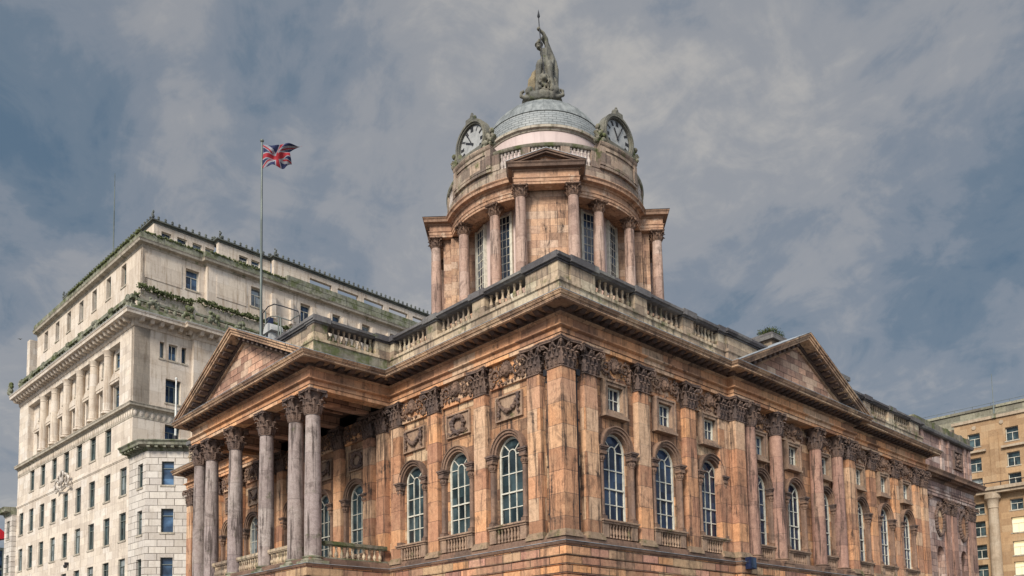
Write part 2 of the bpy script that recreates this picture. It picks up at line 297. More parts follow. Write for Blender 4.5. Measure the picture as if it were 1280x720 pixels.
    def mesh(s, name, mats, smooth=False, off=(0, 0, 0)):
        me = bpy.data.meshes.new(name)
        me.from_pydata([(x - off[0], y - off[1], z - off[2]) for x, y, z in s.v], [], s.f)
        for m in (mats if isinstance(mats, (list, tuple)) else [mats]): me.materials.append(MT[m] if isinstance(m, str) else m)
        me.polygons.foreach_set('material_index', s.mi)
        bm = bmesh.new(); bm.from_mesh(me); bmesh.ops.recalc_face_normals(bm, faces=bm.faces); bm.to_mesh(me); bm.free()
        if smooth:
            me.polygons.foreach_set('use_smooth', [True] * len(me.polygons))
            me.set_sharp_from_angle(angle=R(smooth if smooth > 1 else 40))
        return me
    def build(s, name, mats, parent=None, smooth=False):
        off = (0, 0, 0); p = parent
        while p is not None: off = tuple(a + b for a, b in zip(off, p.location)); p = p.parent
        o = bpy.data.objects.new(name, s.mesh(name, mats, smooth, off)); COL.objects.link(o); o.parent = parent
        return o

def thing(name, label, cat, loc=(0, 0, 0), group=None):
    o = bpy.data.objects.new(name, None); COL.objects.link(o); o.location = loc; o.empty_display_size = .2
    o['label'] = label; o['category'] = cat
    if group: o['group'] = group
    return o
def tag(o, label, cat, group=None, kind=None):
    if label: o['label'] = label
    if cat: o['category'] = cat
    if group: o['group'] = group
    if kind: o['kind'] = kind
    return o
# a spec is (name, mesh, [sub-specs]); place() makes objects that share the mesh data
def place(spec, parent, loc, rz=0, label=None):
    o = bpy.data.objects.new(spec[0], spec[1]); COL.objects.link(o); o.parent = parent
    pl = parent.location if parent.parent is None else (0, 0, 0)
    o.location = (loc[0] - pl[0], loc[1] - pl[1], loc[2] - pl[2]); o.rotation_euler = (0, 0, rz)
    if label: o['label'] = label
    for n, m, *rest in spec[2]:
        c = bpy.data.objects.new(n, m); COL.objects.link(c); c.parent = o
        if rest: c.location = rest[0]
    return o

# ------------------------------------------------------------------ frames
def FL(u, v, z): return (-v, u, z)                    # south front: u along y, v outwards (-x)
def FR(u, v, z): return (u, -v, z)                    # east front: u along x, v outwards (-y)
RL, RR = -math.pi / 2, 0.0                            # z turns for local (x, y inwards) parts: south front, east front
def at(face, u, v=0, z=0): return (FL if face == 'L' else FR)(u, v, z)

# ------------------------------------------------------------------ ground
def plane(name, x0, x1, y0, y1, z, mat, label, cat='ground'):
    b = MB(); b.add([(x0, y0, z), (x1, y0, z), (x1, y1, z), (x0, y1, z)], [(0, 1, 2, 3)]); o = b.build(name, mat); tag(o, label, cat, kind='structure'); return o
plane('ground', -1500, 1500, -1500, 1500, 0, 'grnd', 'flat paved city ground stretching away to the horizon')
plane('road', -14, -5.5 - 3, -400, 400, .004, 'asph', 'asphalt road running past the columned south front', 'road')
plane('street', -400, 400, -14, -4, .008, 'asph', 'asphalt street running past the long east front', 'road')
b = MB(); b.box(-8.5, 58, -4, 46, .0, .13); tag(b.build('pavement', 'pave'), 'raised stone pavement around the foot of the domed hall', 'pavement', kind='structure')
b = MB(); b.box(-60, -14, -60, -14, .0, .13); tag(b.build('pavement', 'pave'), 'stone pavement on the street corner opposite the domed hall', 'pavement', kind='structure')

# ================================================================== TOWN HALL
S = 42.2; H2 = S / 2
hall = thing('town_hall', 'domed orange sandstone town hall with columned portico, clocks and balustraded roof', 'town hall', (0, 0, 0))
PX, PY0, PY1 = -5.07, 13.42, S - 13.42                # portico front plane and sides
CX0, CX1, CV = 13.62, S - 13.62, .4                   # centre break of the east front
OUT = [(0, S), (0, PY1), (PX, PY1), (PX, PY0), (0, PY0), (0, 0), (CX0, 0), (CX0, -CV), (CX1, -CV), (CX1, 0), (S, 0), (S, S)]
def outline(prof, name, mat, closed=True, smooth=False):
    b = MB(); b.sweep(OUT, prof, True); return b.build(name, mat, hall, smooth)

WIN_L = [3.80, 7.67, 11.52, 17.25, 21.1, 24.95, S - 11.52, S - 7.66, S - 3.78]
WIN_R = [3.88, 7.88, 11.93, 17.05, 21.1, 25.15, S - 11.92, S - 7.86, S - 3.86]
HW, SILL, SPR = .87, 8.55, 11.98
def arch(c, z, r, n=14, a0=0, a1=180): return [(c + r * math.cos(R(a0 + (a1 - a0) * i / n)), z + r * math.sin(R(a0 + (a1 - a0) * i / n))) for i in range(n + 1)]

def wall_grid(b, u0, u1, z0, z1, v0, v1, holes):
    zs = sorted({z0, z1, *[h[2] for h in holes], *[h[3] for h in holes]}); zs = [z for z in zs if z0 <= z <= z1]
    for za, zb in zip(zs, zs[1:]):
        zm = (za + zb) / 2; cuts = sorted([(h[0], h[1]) for h in holes if h[2] < zm < h[3]]); u = u0
        for a, c in cuts:
            if a > u + 1e-6: b.box(u, a, v0, v1, za, zb)
            u = c
        if u < u1 - 1e-6: b.box(u, u1, v0, v1, za, zb)
def arched_fill(b, c, hw, spr, top, v0, v1):           # spandrels of a round-headed opening
    for s_ in (1, -1):
        a = arch(c, spr, hw, 9, 0, 90) if s_ > 0 else arch(c, spr, hw, 9, 180, 90)
        b.prism(a + [(c + s_ * hw, top)] if top > spr + hw + 1e-6 and False else a + [(c, top), (c + s_ * hw, top)], v0, v1)
WV = -.35                                               # wall face behind the pilaster faces
for face, wins, u1, T in (('L', WIN_L, S, FL), ('R', WIN_R, S, FR)):
    b = MB(T); holes = []
    for i, c in enumerate(wins):
        holes.append((c - HW, c + HW, SILL - .05, SPR + HW + .12))
        if face == 'R': holes.append((c - .57, c + .57, 13.92, 15.12))
        arched_fill(b, c, HW, SPR, SPR + HW + .12, WV - .5, WV)
    wall_grid(b, .3 if face == 'R' else .3, u1, 7.2, 16.62, WV - .5, WV, holes)
    b.build('wall', 'wall', hall)
b = MB(); b.box(.75, S, S - .7, S - .2, 0, 18.2); b.box(S - .7, S - .2, .75, S - .7, 0, 18.2); b.build('rear_wall', 'wall', hall)

# base storey with recessed joints
BO = [(0, S), (0, PY1), (PX - .1, PY1), (PX - .1, PY0), (0, PY0), (0, 0), (CX0, 0), (CX0, -CV), (CX1, -CV), (CX1, 0), (S, 0), (S, S)]
b = MB(); z = 6.62; prof = [(-.6, 7.12), (.2, 7.12), (.2, z)]
k = 0
while z > .5:
    prof += [(.12, z - .005), (.12, z - .05), (.2, z - .055)]; z2 = z - .41; prof += [(.2, z2)]; z = z2
prof += [(.2, 0), (-.6, 0)]
b.sweep(BO, prof, True); b.build('base_storey', 'base', hall)
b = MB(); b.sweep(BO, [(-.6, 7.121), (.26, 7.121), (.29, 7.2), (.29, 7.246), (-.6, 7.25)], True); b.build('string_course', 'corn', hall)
b = MB(); b.sweep(BO, [(-.35, 7.2495), (.32, 7.2495), (.32, 7.27), (-.35, 7.30)], True); b.build('lead_flashing', 'flash', hall)
# plain plinth the pilasters stand on
b = MB(); b.sweep(OUT, [(-.5, 7.28), (.07, 7.28), (.07, 7.48), (.02, 7.5), (.0, 7.62), (-.5, 7.62)], True); b.build('plinth', 'corn', hall)

# ------------------------------------------------------------- Corinthian order
def leaf(b, base, out, side, h, w, flare, n=8, up=(0, 0, 1)):
    """one lobed acanthus leaf: base point, outward unit vector, sideways unit vector, growth direction"""
    vs = []; fs = []
    for i in range(n + 1):
        t = i / n; o = .02 + .05 * math.sin(math.pi * min(1, t * 1.25)) + flare * t ** 3; zz = h * (t if t < .82 else .82 + (t - .82) * .2 - (t - .82) ** 2 * 4.2)
        ww = w * (.80 + .28 * math.sin(math.pi * t) - .9 * max(0, t - .72)) * (1.12 if i % 2 == 0 else .62)
        for q, dz in ((-1, -.015), (-.5, .02), (0, .06), (.5, .02), (1, -.015)):
            vs.append(tuple(base[k] + out[k] * (o + dz * w * 3.2) + side[k] * q * ww / 2 + up[k] * zz for k in range(3)))
    for i in range(n):
        for q in range(4): fs.append((i * 5 + q, i * 5 + q + 1, i * 5 + q + 6, i * 5 + q + 5))
    m = len(vs)
    vs += [tuple(p[k] - out[k] * .035 for k in range(3)) for p in vs]
    fs += [tuple(m + i for i in reversed(f)) for f in fs]
    for i in range(n):
        fs += [(i * 5, i * 5 + 5, m + i * 5 + 5, m + i * 5), (i * 5 + 4, m + i * 5 + 4, m + i * 5 + 9, i * 5 + 9)]
    fs.append(tuple([n * 5 + q for q in range(5)] + [m + n * 5 + q for q in range(4, -1, -1)]))
    b.add(vs, fs)
def lump(b, c, r):
    b.blob(c, r * random.uniform(.6, 1.4), r * random.uniform(.6, 1.1), r * random.uniform(.6, 1.4), 7, 5)
def volute(b, c, out, r=.1):
    side = (-out[1], out[0], 0); pts = []
    for i in range(15):
        a = i * .62; rr = r * (1.25 - i / 15 * .95); pts.append(tuple(c[k] + out[k] * rr * math.cos(a - 1.2) + (0, 0, 1)[k] * rr * math.sin(a - 1.2) for k in range(3)))
    b.tube(pts, lambda t: .05 - .018 * t, 5); b.blob(c, r * .55)
def cap_round(r, h):
    b = MB(); sc = h / 1.27
    b.lathe([(r * 1.0, 0), (r * 1.12, .0), (r * 1.14, .045), (r * 1.02, .07), (r * .98, h * .5), (r * 1.12, h * .8), (r * 1.32, h * .9)], seg=16)
    for i in range(8):
        a = i * math.pi / 4; o = (math.cos(a), math.sin(a), 0); s_ = (-o[1], o[0], 0)
        leaf(b, tuple(o[k] * r for k in range(3))[:2] + (.07,), o, s_, .50 * sc, r * .68, .23)
        a += math.pi / 8; o = (math.cos(a), math.sin(a), 0); s_ = (-o[1], o[0], 0)
        leaf(b, (o[0] * r * .97, o[1] * r * .97, .1), o, s_, .84 * sc, r * .64, .27)
    for i in range(4):
        a = math.pi / 4 + i * math.pi / 2; o = (math.cos(a), math.sin(a), 0)
        volute(b, (o[0] * r * 1.62, o[1] * r * 1.62, h * .84), o, .105 * sc + .01)
        b.tube([(o[0] * r, o[1] * r, h * .5), (o[0] * r * 1.2, o[1] * r * 1.2, h * .7), (o[0] * r * 1.6, o[1] * r * 1.6, h * .9)], .05, 5)
        a = i * math.pi / 2; o = (math.cos(a), math.sin(a), 0); b.blob((o[0] * r * 1.42, o[1] * r * 1.42, h * .94), .1)
    poly = []
    for i in range(4):                                  # concave-sided abacus
        a = math.pi / 4 + i * math.pi / 2
        for da, q in ((-.1, 1.92), (.1, 1.92), (.40, 1.52), (.785, 1.36), (1.17, 1.52)): poly.append((math.cos(a + da) * r * q, math.sin(a + da) * r * q))
    b.hprism(poly, h * .9, h * .955); b.hprism([(x * 1.05, y * 1.05) for x, y in poly], h * .957, h)
    return b
def cap_box(wx, wy, h):
    b = MB(); hx, hy = wx / 2, wy / 2; sc = h / 1.27
    b.box(-hx - .04, hx + .04, -hy - .04, hy + .04, 0, .05)
    b.hprism([(-hx + .1, -hy + .1), (hx - .1, -hy + .1), (hx - .1, hy - .1), (-hx + .1, hy - .1)], .05, h * .9, 1.06)
    for sgn in (-1, 1):
        for ax in (0, 1):
            L_ = wx if ax == 0 else wy; D_ = (hy if ax == 0 else hx) - .06
            o = (0, sgn, 0) if ax == 0 else (sgn, 0, 0); s_ = (1, 0, 0) if ax == 0 else (0, 1, 0)
            nn = max(1, round(L_ / .31))
            P = lambda q, d, z: tuple(o[k] * (D_ + d) + s_[k] * q for k in range(2)) + (z,)
            for i in range(nn): leaf(b, P((i + .5) / nn * L_ - L_ / 2, 0, .05), o, s_, .50 * sc, L_ / nn * .86, .20)
            for i in range(nn + 1): leaf(b, P((i / nn * L_ - L_ / 2) * .97, -.02, .1), o, s_, .86 * sc, L_ / nn * .80, .26)
            for q in (-1, 1):                             # helices rising to the middle, stalks to the corner volutes
                b.tube([P(q * L_ * .22, .0, .6 * sc), P(q * L_ * .2, .12, .88 * sc), P(q * L_ * .1, .2, 1.04 * sc), P(q * L_ * .04, .2, .98 * sc), P(q * L_ * .1, .2, .92 * sc)], .04, 5)
                b.tube([P(q * L_ * .28, .0, .6 * sc), P(q * L_ * .36, .1, .9 * sc), P(q * (L_ * .5 + .08), .2, 1.08 * sc)], .05, 5)
            leaf(b, P(0, .06, .98 * sc), o, s_, .26 * sc, .2, .1, 4)
    for sx in (-1, 1):
        for sy in (-1, 1):
            o = Vector((sx, sy, 0)).normalized(); volute(b, (sx * (hx + .14), sy * (hy + .14), h * .81), tuple(o), .15 * sc)
    poly = [(-hx - .22, -hy - .22), (-hx * .3, -hy - .12), (hx * .3, -hy - .12), (hx + .22, -hy - .22), (hx + .12, 0), (hx + .22, hy + .22), (-hx - .22, hy + .22), (-hx - .12, 0)]
    b.hprism(poly, h * .9, h * .955); b.hprism([(x * 1.04, y * 1.04) for x, y in poly], h * .957, h)
    return b
ZB, ZC, ZA = 7.62, 15.26, 16.6                          # order: base, capital bottom, architrave bottom
def shaft(r0, r1, h, n=9): return [(r0 * (1 + .0 * t) + (r1 - r0) * max(0, (t - .25) / .75) ** 1.5, h * t) for t in [i / n for i in range(n + 1)]]
def column_spec(r, h_base, h_shaft, h_cap, mat, cmat, name='column'):
    b = MB(); b.lathe(shaft(r, r * .85, h_shaft), seg=28); zb = h_base
    sh = MB(); sh.v = [(x, y, z + zb) for x, y, z in b.v]; sh.f = b.f; sh.mi = b.mi
    bb = MB(); q = r * 1.38; bb.box(-q, q, -q, q, 0, h_base * .34)
    bb.lathe([(q * .97, h_base * .34), (q * 1.0, h_base * .42), (q * .98, h_base * .52), (r * 1.17, h_base * .58), (r * 1.14, h_base * .72), (r * 1.24, h_base * .78), (r * 1.24, h_base * .88), (r * 1.06, h_base * .94), (r * 1.0, h_base)], seg=24)
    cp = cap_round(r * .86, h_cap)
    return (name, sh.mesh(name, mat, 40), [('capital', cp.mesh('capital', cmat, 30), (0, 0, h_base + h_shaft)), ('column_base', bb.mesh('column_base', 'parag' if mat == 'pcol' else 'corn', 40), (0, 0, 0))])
def pil_spec(w, d, h, mat='pil', corner=False, tap=.94):
    sh = MB(); hw = w / 2; y1 = d if not corner else w
    def ring(z, t): return [(-hw * t, 0 + (1 - t) * .3), (hw * t, (1 - t) * .3), (hw * t, y1), (-hw * t, y1)]
    if corner: sh.hprism([(-hw, -hw), (hw, -hw), (hw, hw), (-hw, hw)], .33, h)
    else: sh.add([(x, y, .33) for x, y in ring(0, 1)] + [(x, y, h) for x, y in ring(0, tap)], [(0, 3, 2, 1), (4, 5, 6, 7), (0, 1, 5, 4), (1, 2, 6, 5), (2, 3, 7, 6), (3, 0, 4, 7)])
    bb = MB(); y0 = -hw if corner else 0; y2 = hw if corner else d
    for a, z0, z1 in ((.14, 0, .13), (.11, .132, .21), (.06, .212, .27), (.035, .272, .33)): bb.box(-hw - a, hw + a, y0 - a, y2 + (a if corner else 0), z0, z1)
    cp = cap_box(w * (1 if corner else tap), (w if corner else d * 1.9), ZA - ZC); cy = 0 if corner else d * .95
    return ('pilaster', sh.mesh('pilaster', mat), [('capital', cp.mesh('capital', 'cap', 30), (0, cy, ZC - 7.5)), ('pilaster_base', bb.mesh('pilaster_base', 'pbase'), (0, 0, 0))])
PIL = pil_spec(.95, .42, ZC - 7.5); PILN = pil_spec(.88, .42, ZC - 7.5); PILC = pil_spec(.92, .92, ZC - 7.5, corner=True)
place(PILC, hall, (.46, .46, 7.5)); place(PILC, hall, (S - .46, .46, 7.5)); place(PILC, hall, (.46, S - .46, 7.5))
for u in (1.86, 5.72, 9.56, 12.94): 
    place(PILN, hall, at('L', u, 0, 7.5), RL)
    if u < 12: place(PILN, hall, at('L', S - u, 0, 7.5), RL)
place(PILN, hall, at('L', S - 12.94, 0, 7.5), RL)
for u in (14.4, 15.78, 19.1): place(PILN, hall, at('L', u, .02, 7.5), RL); place(PILN, hall, at('L', S - u, .02, 7.5), RL)
for u in (2.0, 5.95, 9.98, 13.1): place(PIL, hall, at('R', u, 0, 7.5), RR); place(PIL, hall, at('R', S - u, 0, 7.5), RR)
for u in (14.15, S - 14.15):                            # square piers ending the centre break
    place(PILC, hall, (u, .46 - CV, 7.5))
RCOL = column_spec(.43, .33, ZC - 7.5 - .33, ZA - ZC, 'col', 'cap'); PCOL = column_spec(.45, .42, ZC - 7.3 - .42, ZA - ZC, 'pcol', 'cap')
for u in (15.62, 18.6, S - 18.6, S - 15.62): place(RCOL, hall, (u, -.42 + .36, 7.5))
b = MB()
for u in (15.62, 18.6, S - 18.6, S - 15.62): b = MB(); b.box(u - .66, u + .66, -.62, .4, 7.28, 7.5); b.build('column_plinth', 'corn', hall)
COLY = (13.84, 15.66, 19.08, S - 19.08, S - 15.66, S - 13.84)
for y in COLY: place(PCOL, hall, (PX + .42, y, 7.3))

# ------------------------------------------------------------- windows
def ring_prism(b, c, z, r0, r1, v0, v1, n=14, a0=0, a1=180):
    A = arch(c, z, r1, n, a0, a1); B = arch(c, z, r0, n, a0, a1)
    for i in range(n): b.prism([A[i], A[i + 1], B[i + 1], B[i]], v0, v1)
def window_spec(w, sill, spr, gmat, half=.055):
    # local x across, y inwards (0 = pilaster face), z from the sill
    f = MB(); h = spr - sill; bar = .022
    f.box(-w, -w + .1, .40, .50, 0, h); f.box(w - .1, w, .40, .50, 0, h); f.box(-w + .1, w - .1, .40, .50, 0, .1)
    ring_prism(f, 0, h, w - .1, w, .40, .50)
    mid = h * .46; f.box(-w + .1, w - .1, .39, .48, mid - .035, mid + .035)
    x3 = (w - .1) / 3
    for x in (-x3, x3):
        f.box(x - bar, x + bar, .42, .47, .1, mid - .035); f.box(x - bar, x + bar, .42, .47, mid + .035, h)
    f.box(-w + .1, w - .1, .424, .466, mid * .52 - bar, mid * .52 + bar); zq = mid + (h - mid) * .5
    f.box(-w + .1, w - .1, .424, .466, zq - bar, zq + bar); 
    for s_ in (-1, 1): f.box(s_ * x3, s_ * (w - .1), .424, .466, h - bar, h + bar) if s_ > 0 else f.box(-(w - .1), -x3, .424, .466, h - bar, h + bar)
    ring_prism(f, 0, h, x3 - bar, x3 + bar, .42, .47, 10)
    for a in (45, 135, 90):
        ca, sa = math.cos(R(a)), math.sin(R(a)); px, pz = -sa * bar, ca * bar
        f.prism([(ca * x3 + px, h + sa * x3 + pz), (ca * (w - .08) + px, h + sa * (w - .08) + pz), (ca * (w - .08) - px, h + sa * (w - .08) - pz), (ca * x3 - px, h + sa * x3 - pz)], .425, .465) if a != 90 else None
    p = MB(); p.prism([(-w, 0), (w, 0)] + arch(0, h, w - .0, 16), .47, .51)
    s = MB()                                           # archivolt and imposts
    ring_prism(s, 0, h, w + .0, w + .12, .14, .37, 18); ring_prism(s, 0, h, w + .123, w + .25, .06, .37, 18); ring_prism(s, 0, h, w + .253, w + .31, -.0, .37, 18)
    im = MB()
    im.box(-.22, .22, .0, .37, h - .2, h - .1); im.box(-.26, .26, -.05, .37, h - .098, h - .02); im.box(-.31, .31, -.10, .37, h - .018, h + .07)
    si = MB(); si.box(-w - .5, w + .5, -.1, .4, -.1, -.02); si.box(-w - .45, w + .45, -.03, .4, -.2, -.102); si.box(-w - .1, w + .1, .15, .6, -.02, .0)
    bl = MB(); z0, z1 = -.86, -.203
    bl.box(-w - .42, -w + .03, .02, .4, z0, z1); bl.box(w - .03, w + .42, .02, .4, z0, z1); bl.box(-w + .03, w - .03, .22, .4, z0, z1)
    for i in range(7):
        x = (i - 3) * (2 * w - .16) / 7
        bl.lathe([(r_, z0 + q * (z1 - z0)) for r_, q in ((.07, 0), (.07, .1), (.045, .14), (.085, .34), (.05, .6), (.035, .72), (.06, .8), (.07, .88), (.07, 1))], (x, .1), 8)
    cl = MB()
    cl.box(-.17, .17, .0, .37, 0, .16); cl.lathe([(.14, .16), (.16, .2), (.14, .25), (.125, .28), (.115, h - .72)], (0, .16), 14); cl.box(-.12, .12, .17, .37, .16, h - .2)
    cl.lathe([(.115, h - .72), (.15, h - .71), (.15, h - .66), (.12, h - .64), (.13, h - .5), (.17, h - .36), (.19, h - .34)], (0, .16), 14)
    for i in range(8):
        a = i * math.pi / 4; o = (math.cos(a), math.sin(a), 0); leaf(cl, (o[0] * .115, .16 + o[1] * .115, h - .63), o, (-o[1], o[0], 0), .28, .12, .06, 4)
    cl.box(-.2, .2, -.04, .37, h - .34, h - .202)
    cm = cl.mesh('colonnette', 'relief', 40); imm = im.mesh('impost', 'cap')
    return ('arched_window', f.mesh('arched_window', 'white'), [('pane', p.mesh('pane', gmat)), ('archivolt', s.mesh('archivolt', 'corn')), ('sill', si.mesh('sill', 'sill')),
            ('blind_balustrade', bl.mesh('blind_balustrade', 'sill', 50)), ('colonnette', cm, (w + .27, 0, 0)), ('colonnette', cm, (-w - .27, 0, 0)), ('impost', imm, (w + .27, 0, 0)), ('impost', imm, (-w - .27, 0, 0))])
WL = window_spec(HW, SILL, SPR, 'glassg'); WR = window_spec(HW, SILL, SPR, 'glass')
for c in WIN_L: place(WL, hall, at('L', c, 0, SILL), RL)
for c in WIN_R: place(WR, hall, at('R', c, 0, SILL), RR)
f = MB(); w, h = .57, 1.2
for a in ((-w, -w + .09, 0, h), (w - .09, w, 0, h), (-w + .09, w - .09, 0, .09), (-w + .09, w - .09, h - .09, h)): f.box(a[0], a[1], .33, .43, a[2], a[3])
for x in (-.14, .14): f.box(x - .018, x + .018, .36, .41, .09, h - .09)
f.box(-w + .09, w - .09, .362, .408, h / 2 - .02, h / 2 + .02)
p = MB(); p.box(-w, w, .415, .45, 0, h)
s = MB()
for a in ((-w - .27, -w, -.25, h + .25), (w, w + .27, -.25, h + .25), (-w, w, -.25, 0), (-w, w, h, h + .25)): s.box(a[0], a[1], .1, .4, a[2], a[3])
for a in ((-w - .27, -w - .18, -.25, h + .25), (w + .18, w + .27, -.25, h + .25), (-w - .18, w + .18, -.25, -.16), (-w - .18, w + .18, h + .16, h + .25)): s.box(a[0], a[1], .04, .099, a[2], a[3])
s.box(-w - .33, w + .33, .0, .4, -.36, -.252)
SW = ('attic_window', f.mesh('attic_window', 'white'), [('pane', p.mesh('pane', 'glass')), ('surround', s.mesh('surround', 'sill'))])
for c in WIN_R: place(SW, hall, at('R', c, 0, 13.92), RR)

for face, u in (('L', 1.15), ('R', 1.25)):
    T = FL if face == 'L' else FR; b = MB(T); b.tube([(u, -.27, 15.1), (u, -.27, 7.7), (u, -.1, 7.6)], .055, 8)
    for z in (8.6, 10.8, 13.0, 14.8): b.box(u - .09, u + .09, -.35, -.2, z, z + .07)
    b.box(u - .13, u + .13, -.36, -.12, 15.1, 15.4); b.build('downpipe', 'black', hall, 40)
# ------------------------------------------------------------- carved work
def festoon(b, w, z, sag, y, r=.085, n=26):
    for i in range(n):
        t = i / (n - 1) * 2 - 1; lump(b, (t * w, y - r * .3 + random.uniform(-.03, .03), z - sag * (1 - t * t) + random.uniform(-.03, .03)), r * random.uniform(.8, 1.15) * (1.2 - .35 * abs(t)))
    for sg in (-1, 1):
        for i in range(10): lump(b, (sg * (w + .05 * random.uniform(-1, 1)), y - .03, z + .1 - i * .085), .075)
        b.tube([(sg * w, y - .04, z), (sg * (w + .13), y - .06, z + .12), (sg * (w + .03), y - .06, z + .2), (sg * (w - .1), y - .06, z + .1), (sg * w, y - .04, z)], .035, 5)
def panel_spec(kind, seed):
    random.seed(seed); f = MB(); w, h = .95, 1.25
    for a in ((-w, -w + .07, 0, h), (w - .07, w, 0, h), (-w + .07, w - .07, 0, .07), (-w + .07, w - .07, h - .07, h)): f.box(a[0], a[1], .22, .38, a[2], a[3])
    f.box(-w + .07, w - .07, .31, .36, .07, h - .07)
    r = MB()
    if kind == 'festoon': festoon(r, .68, .95, .52, .22, .1)
    else:
        for i in range(18):
            a = i / 18 * 6.283; [lump(r, (.50 * math.cos(a) + random.uniform(-.06, .06), .2, .62 + .42 * math.sin(a) + random.uniform(-.06, .06)), .11) for _ in range(2)]
        for sg in (-1, 1): r.tube([(0, .18, .16), (sg * .25, .16, .2), (sg * .5, .18, .14), (sg * .75, .18, .26)], .06, 5)
    return ('carved_panel', f.mesh('carved_panel', 'sill'), [(kind, r.mesh(kind, 'cap', 45))])
for i, c in enumerate(WIN_L): place(panel_spec('festoon' if i % 2 == 0 else 'wreath', 20 + i), hall, at('L', c, 0, 13.7), RL)
def relief_mesh(seed, w):
    random.seed(seed); b = MB(); out = (0, -1, 0)
    b.blob((0, .12, .66), .24, .2, .32, 12, 9); b.blob((0, -.08, .62), .07, .1, .1); b.blob((0, -.02, .48), .12, .1, .07)       # central mask
    for sg in (-1, 1): b.blob((sg * .1, -.04, .74), .05); b.blob((sg * .13, -.02, .58), .09, .1, .1)
    for i in range(11):
        a = R(-15 + i * 21); leaf(b, (.2 * math.cos(a), .16, .66 + .27 * math.sin(a)), out, (-math.sin(a), 0, math.cos(a)), .27 + .05 * random.random(), .15, .1, 6, (math.cos(a), 0, math.sin(a)))
    for sg in (-1, 1):
        cx, cz = sg * w * (.56 + random.uniform(-.04, .04)), .60 + random.uniform(-.1, .1); st = random.choice((.55, -.55)); pts = []
        for i in range(17):
            a = i * st; rr = .34 * (1 - i / 20); pts.append((cx + sg * rr * math.cos(a), .08, cz + rr * math.sin(a)))
        b.tube(pts, lambda t: .07 - .035 * t, 7); b.blob((cx, .1, cz), .09)
        for i in range(9):
            a = R(i * 40 + random.uniform(-12, 12)); r0 = .28; leaf(b, (cx + r0 * math.cos(a), .17, cz + r0 * math.sin(a)), out, (-math.sin(a), 0, math.cos(a)), random.uniform(.16, .30), .13, .09, 6, (math.cos(a), 0, math.sin(a)))
        for i in range(6): lump(b, (sg * w * random.uniform(.78, .97), .15, .15 + i * .17), random.uniform(.06, .1))
        leaf(b, (sg * w * .9, .17, .1), out, (1, 0, 0), .9, .2, .12, 8)
    for i in range(7): lump(b, (random.uniform(-.4, .4), .15, random.uniform(.06, .26)), .075)
    g = MB(); g.box(-w, w, .2, .37, 0, 1.2)
    return ('carved_frieze', g.mesh('carved_frieze', 'frieze'), [('carving', b.mesh('carving', 'relief', 35))])
RM = [relief_mesh(s_, 1.28) for s_ in range(5)]
for i, c in enumerate(WIN_L): place(RM[i % 5], hall, at('L', c, 0, 15.4), RL)
for i, c in enumerate(WIN_R): place(RM[(i + 2) % 5], hall, at('R', c, 0, 15.4), RR)

# ------------------------------------------------------------- entablature
outline([(-.7, ZA), (.02, ZA), (.02, 16.80), (.06, 16.805), (.06, 17.02), (.12, 17.04), (.20, 17.08), (.22, 17.10), (.22, 17.15), (-.7, 17.17)], 'architrave', 'frieze')
outline([(-.7, 17.172), (.0, 17.172), (.0, 17.63), (-.7, 17.63)], 'frieze', 'frieze')
outline([(-.7, 17.632), (.04, 17.632), (.06, 17.66), (.15, 17.70), (.16, 17.735), (-.7, 17.735)], 'bed_moulding', 'cyma')
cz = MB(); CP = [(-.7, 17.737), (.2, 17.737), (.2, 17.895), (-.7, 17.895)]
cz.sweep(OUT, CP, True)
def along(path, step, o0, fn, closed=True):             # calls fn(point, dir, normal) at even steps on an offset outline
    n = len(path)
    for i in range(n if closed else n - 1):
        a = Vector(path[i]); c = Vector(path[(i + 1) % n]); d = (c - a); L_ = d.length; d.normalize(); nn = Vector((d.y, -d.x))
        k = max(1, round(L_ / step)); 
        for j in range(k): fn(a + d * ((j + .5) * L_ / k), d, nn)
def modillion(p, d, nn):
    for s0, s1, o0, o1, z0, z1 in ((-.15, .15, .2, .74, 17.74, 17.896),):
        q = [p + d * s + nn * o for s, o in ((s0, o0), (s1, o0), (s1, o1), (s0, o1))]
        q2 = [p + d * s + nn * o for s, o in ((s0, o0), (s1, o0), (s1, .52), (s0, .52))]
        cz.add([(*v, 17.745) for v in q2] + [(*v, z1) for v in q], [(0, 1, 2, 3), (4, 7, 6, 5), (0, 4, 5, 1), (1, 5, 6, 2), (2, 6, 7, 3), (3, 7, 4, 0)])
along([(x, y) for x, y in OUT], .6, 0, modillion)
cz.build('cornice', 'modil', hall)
outline([(-.7, 17.897), (.84, 17.897), (.84, 17.93), (.88, 17.93), (.88, 18.07), (.93, 18.08), (.97, 18.17), (1.0, 18.19), (1.0, 18.235), (-.7, 18.25)], 'cymatium', 'cyma')
outline([(-.5, 18.2505), (1.02, 18.2405), (1.02, 18.262), (-.5, 18.30)], 'cornice_flashing', 'flash')

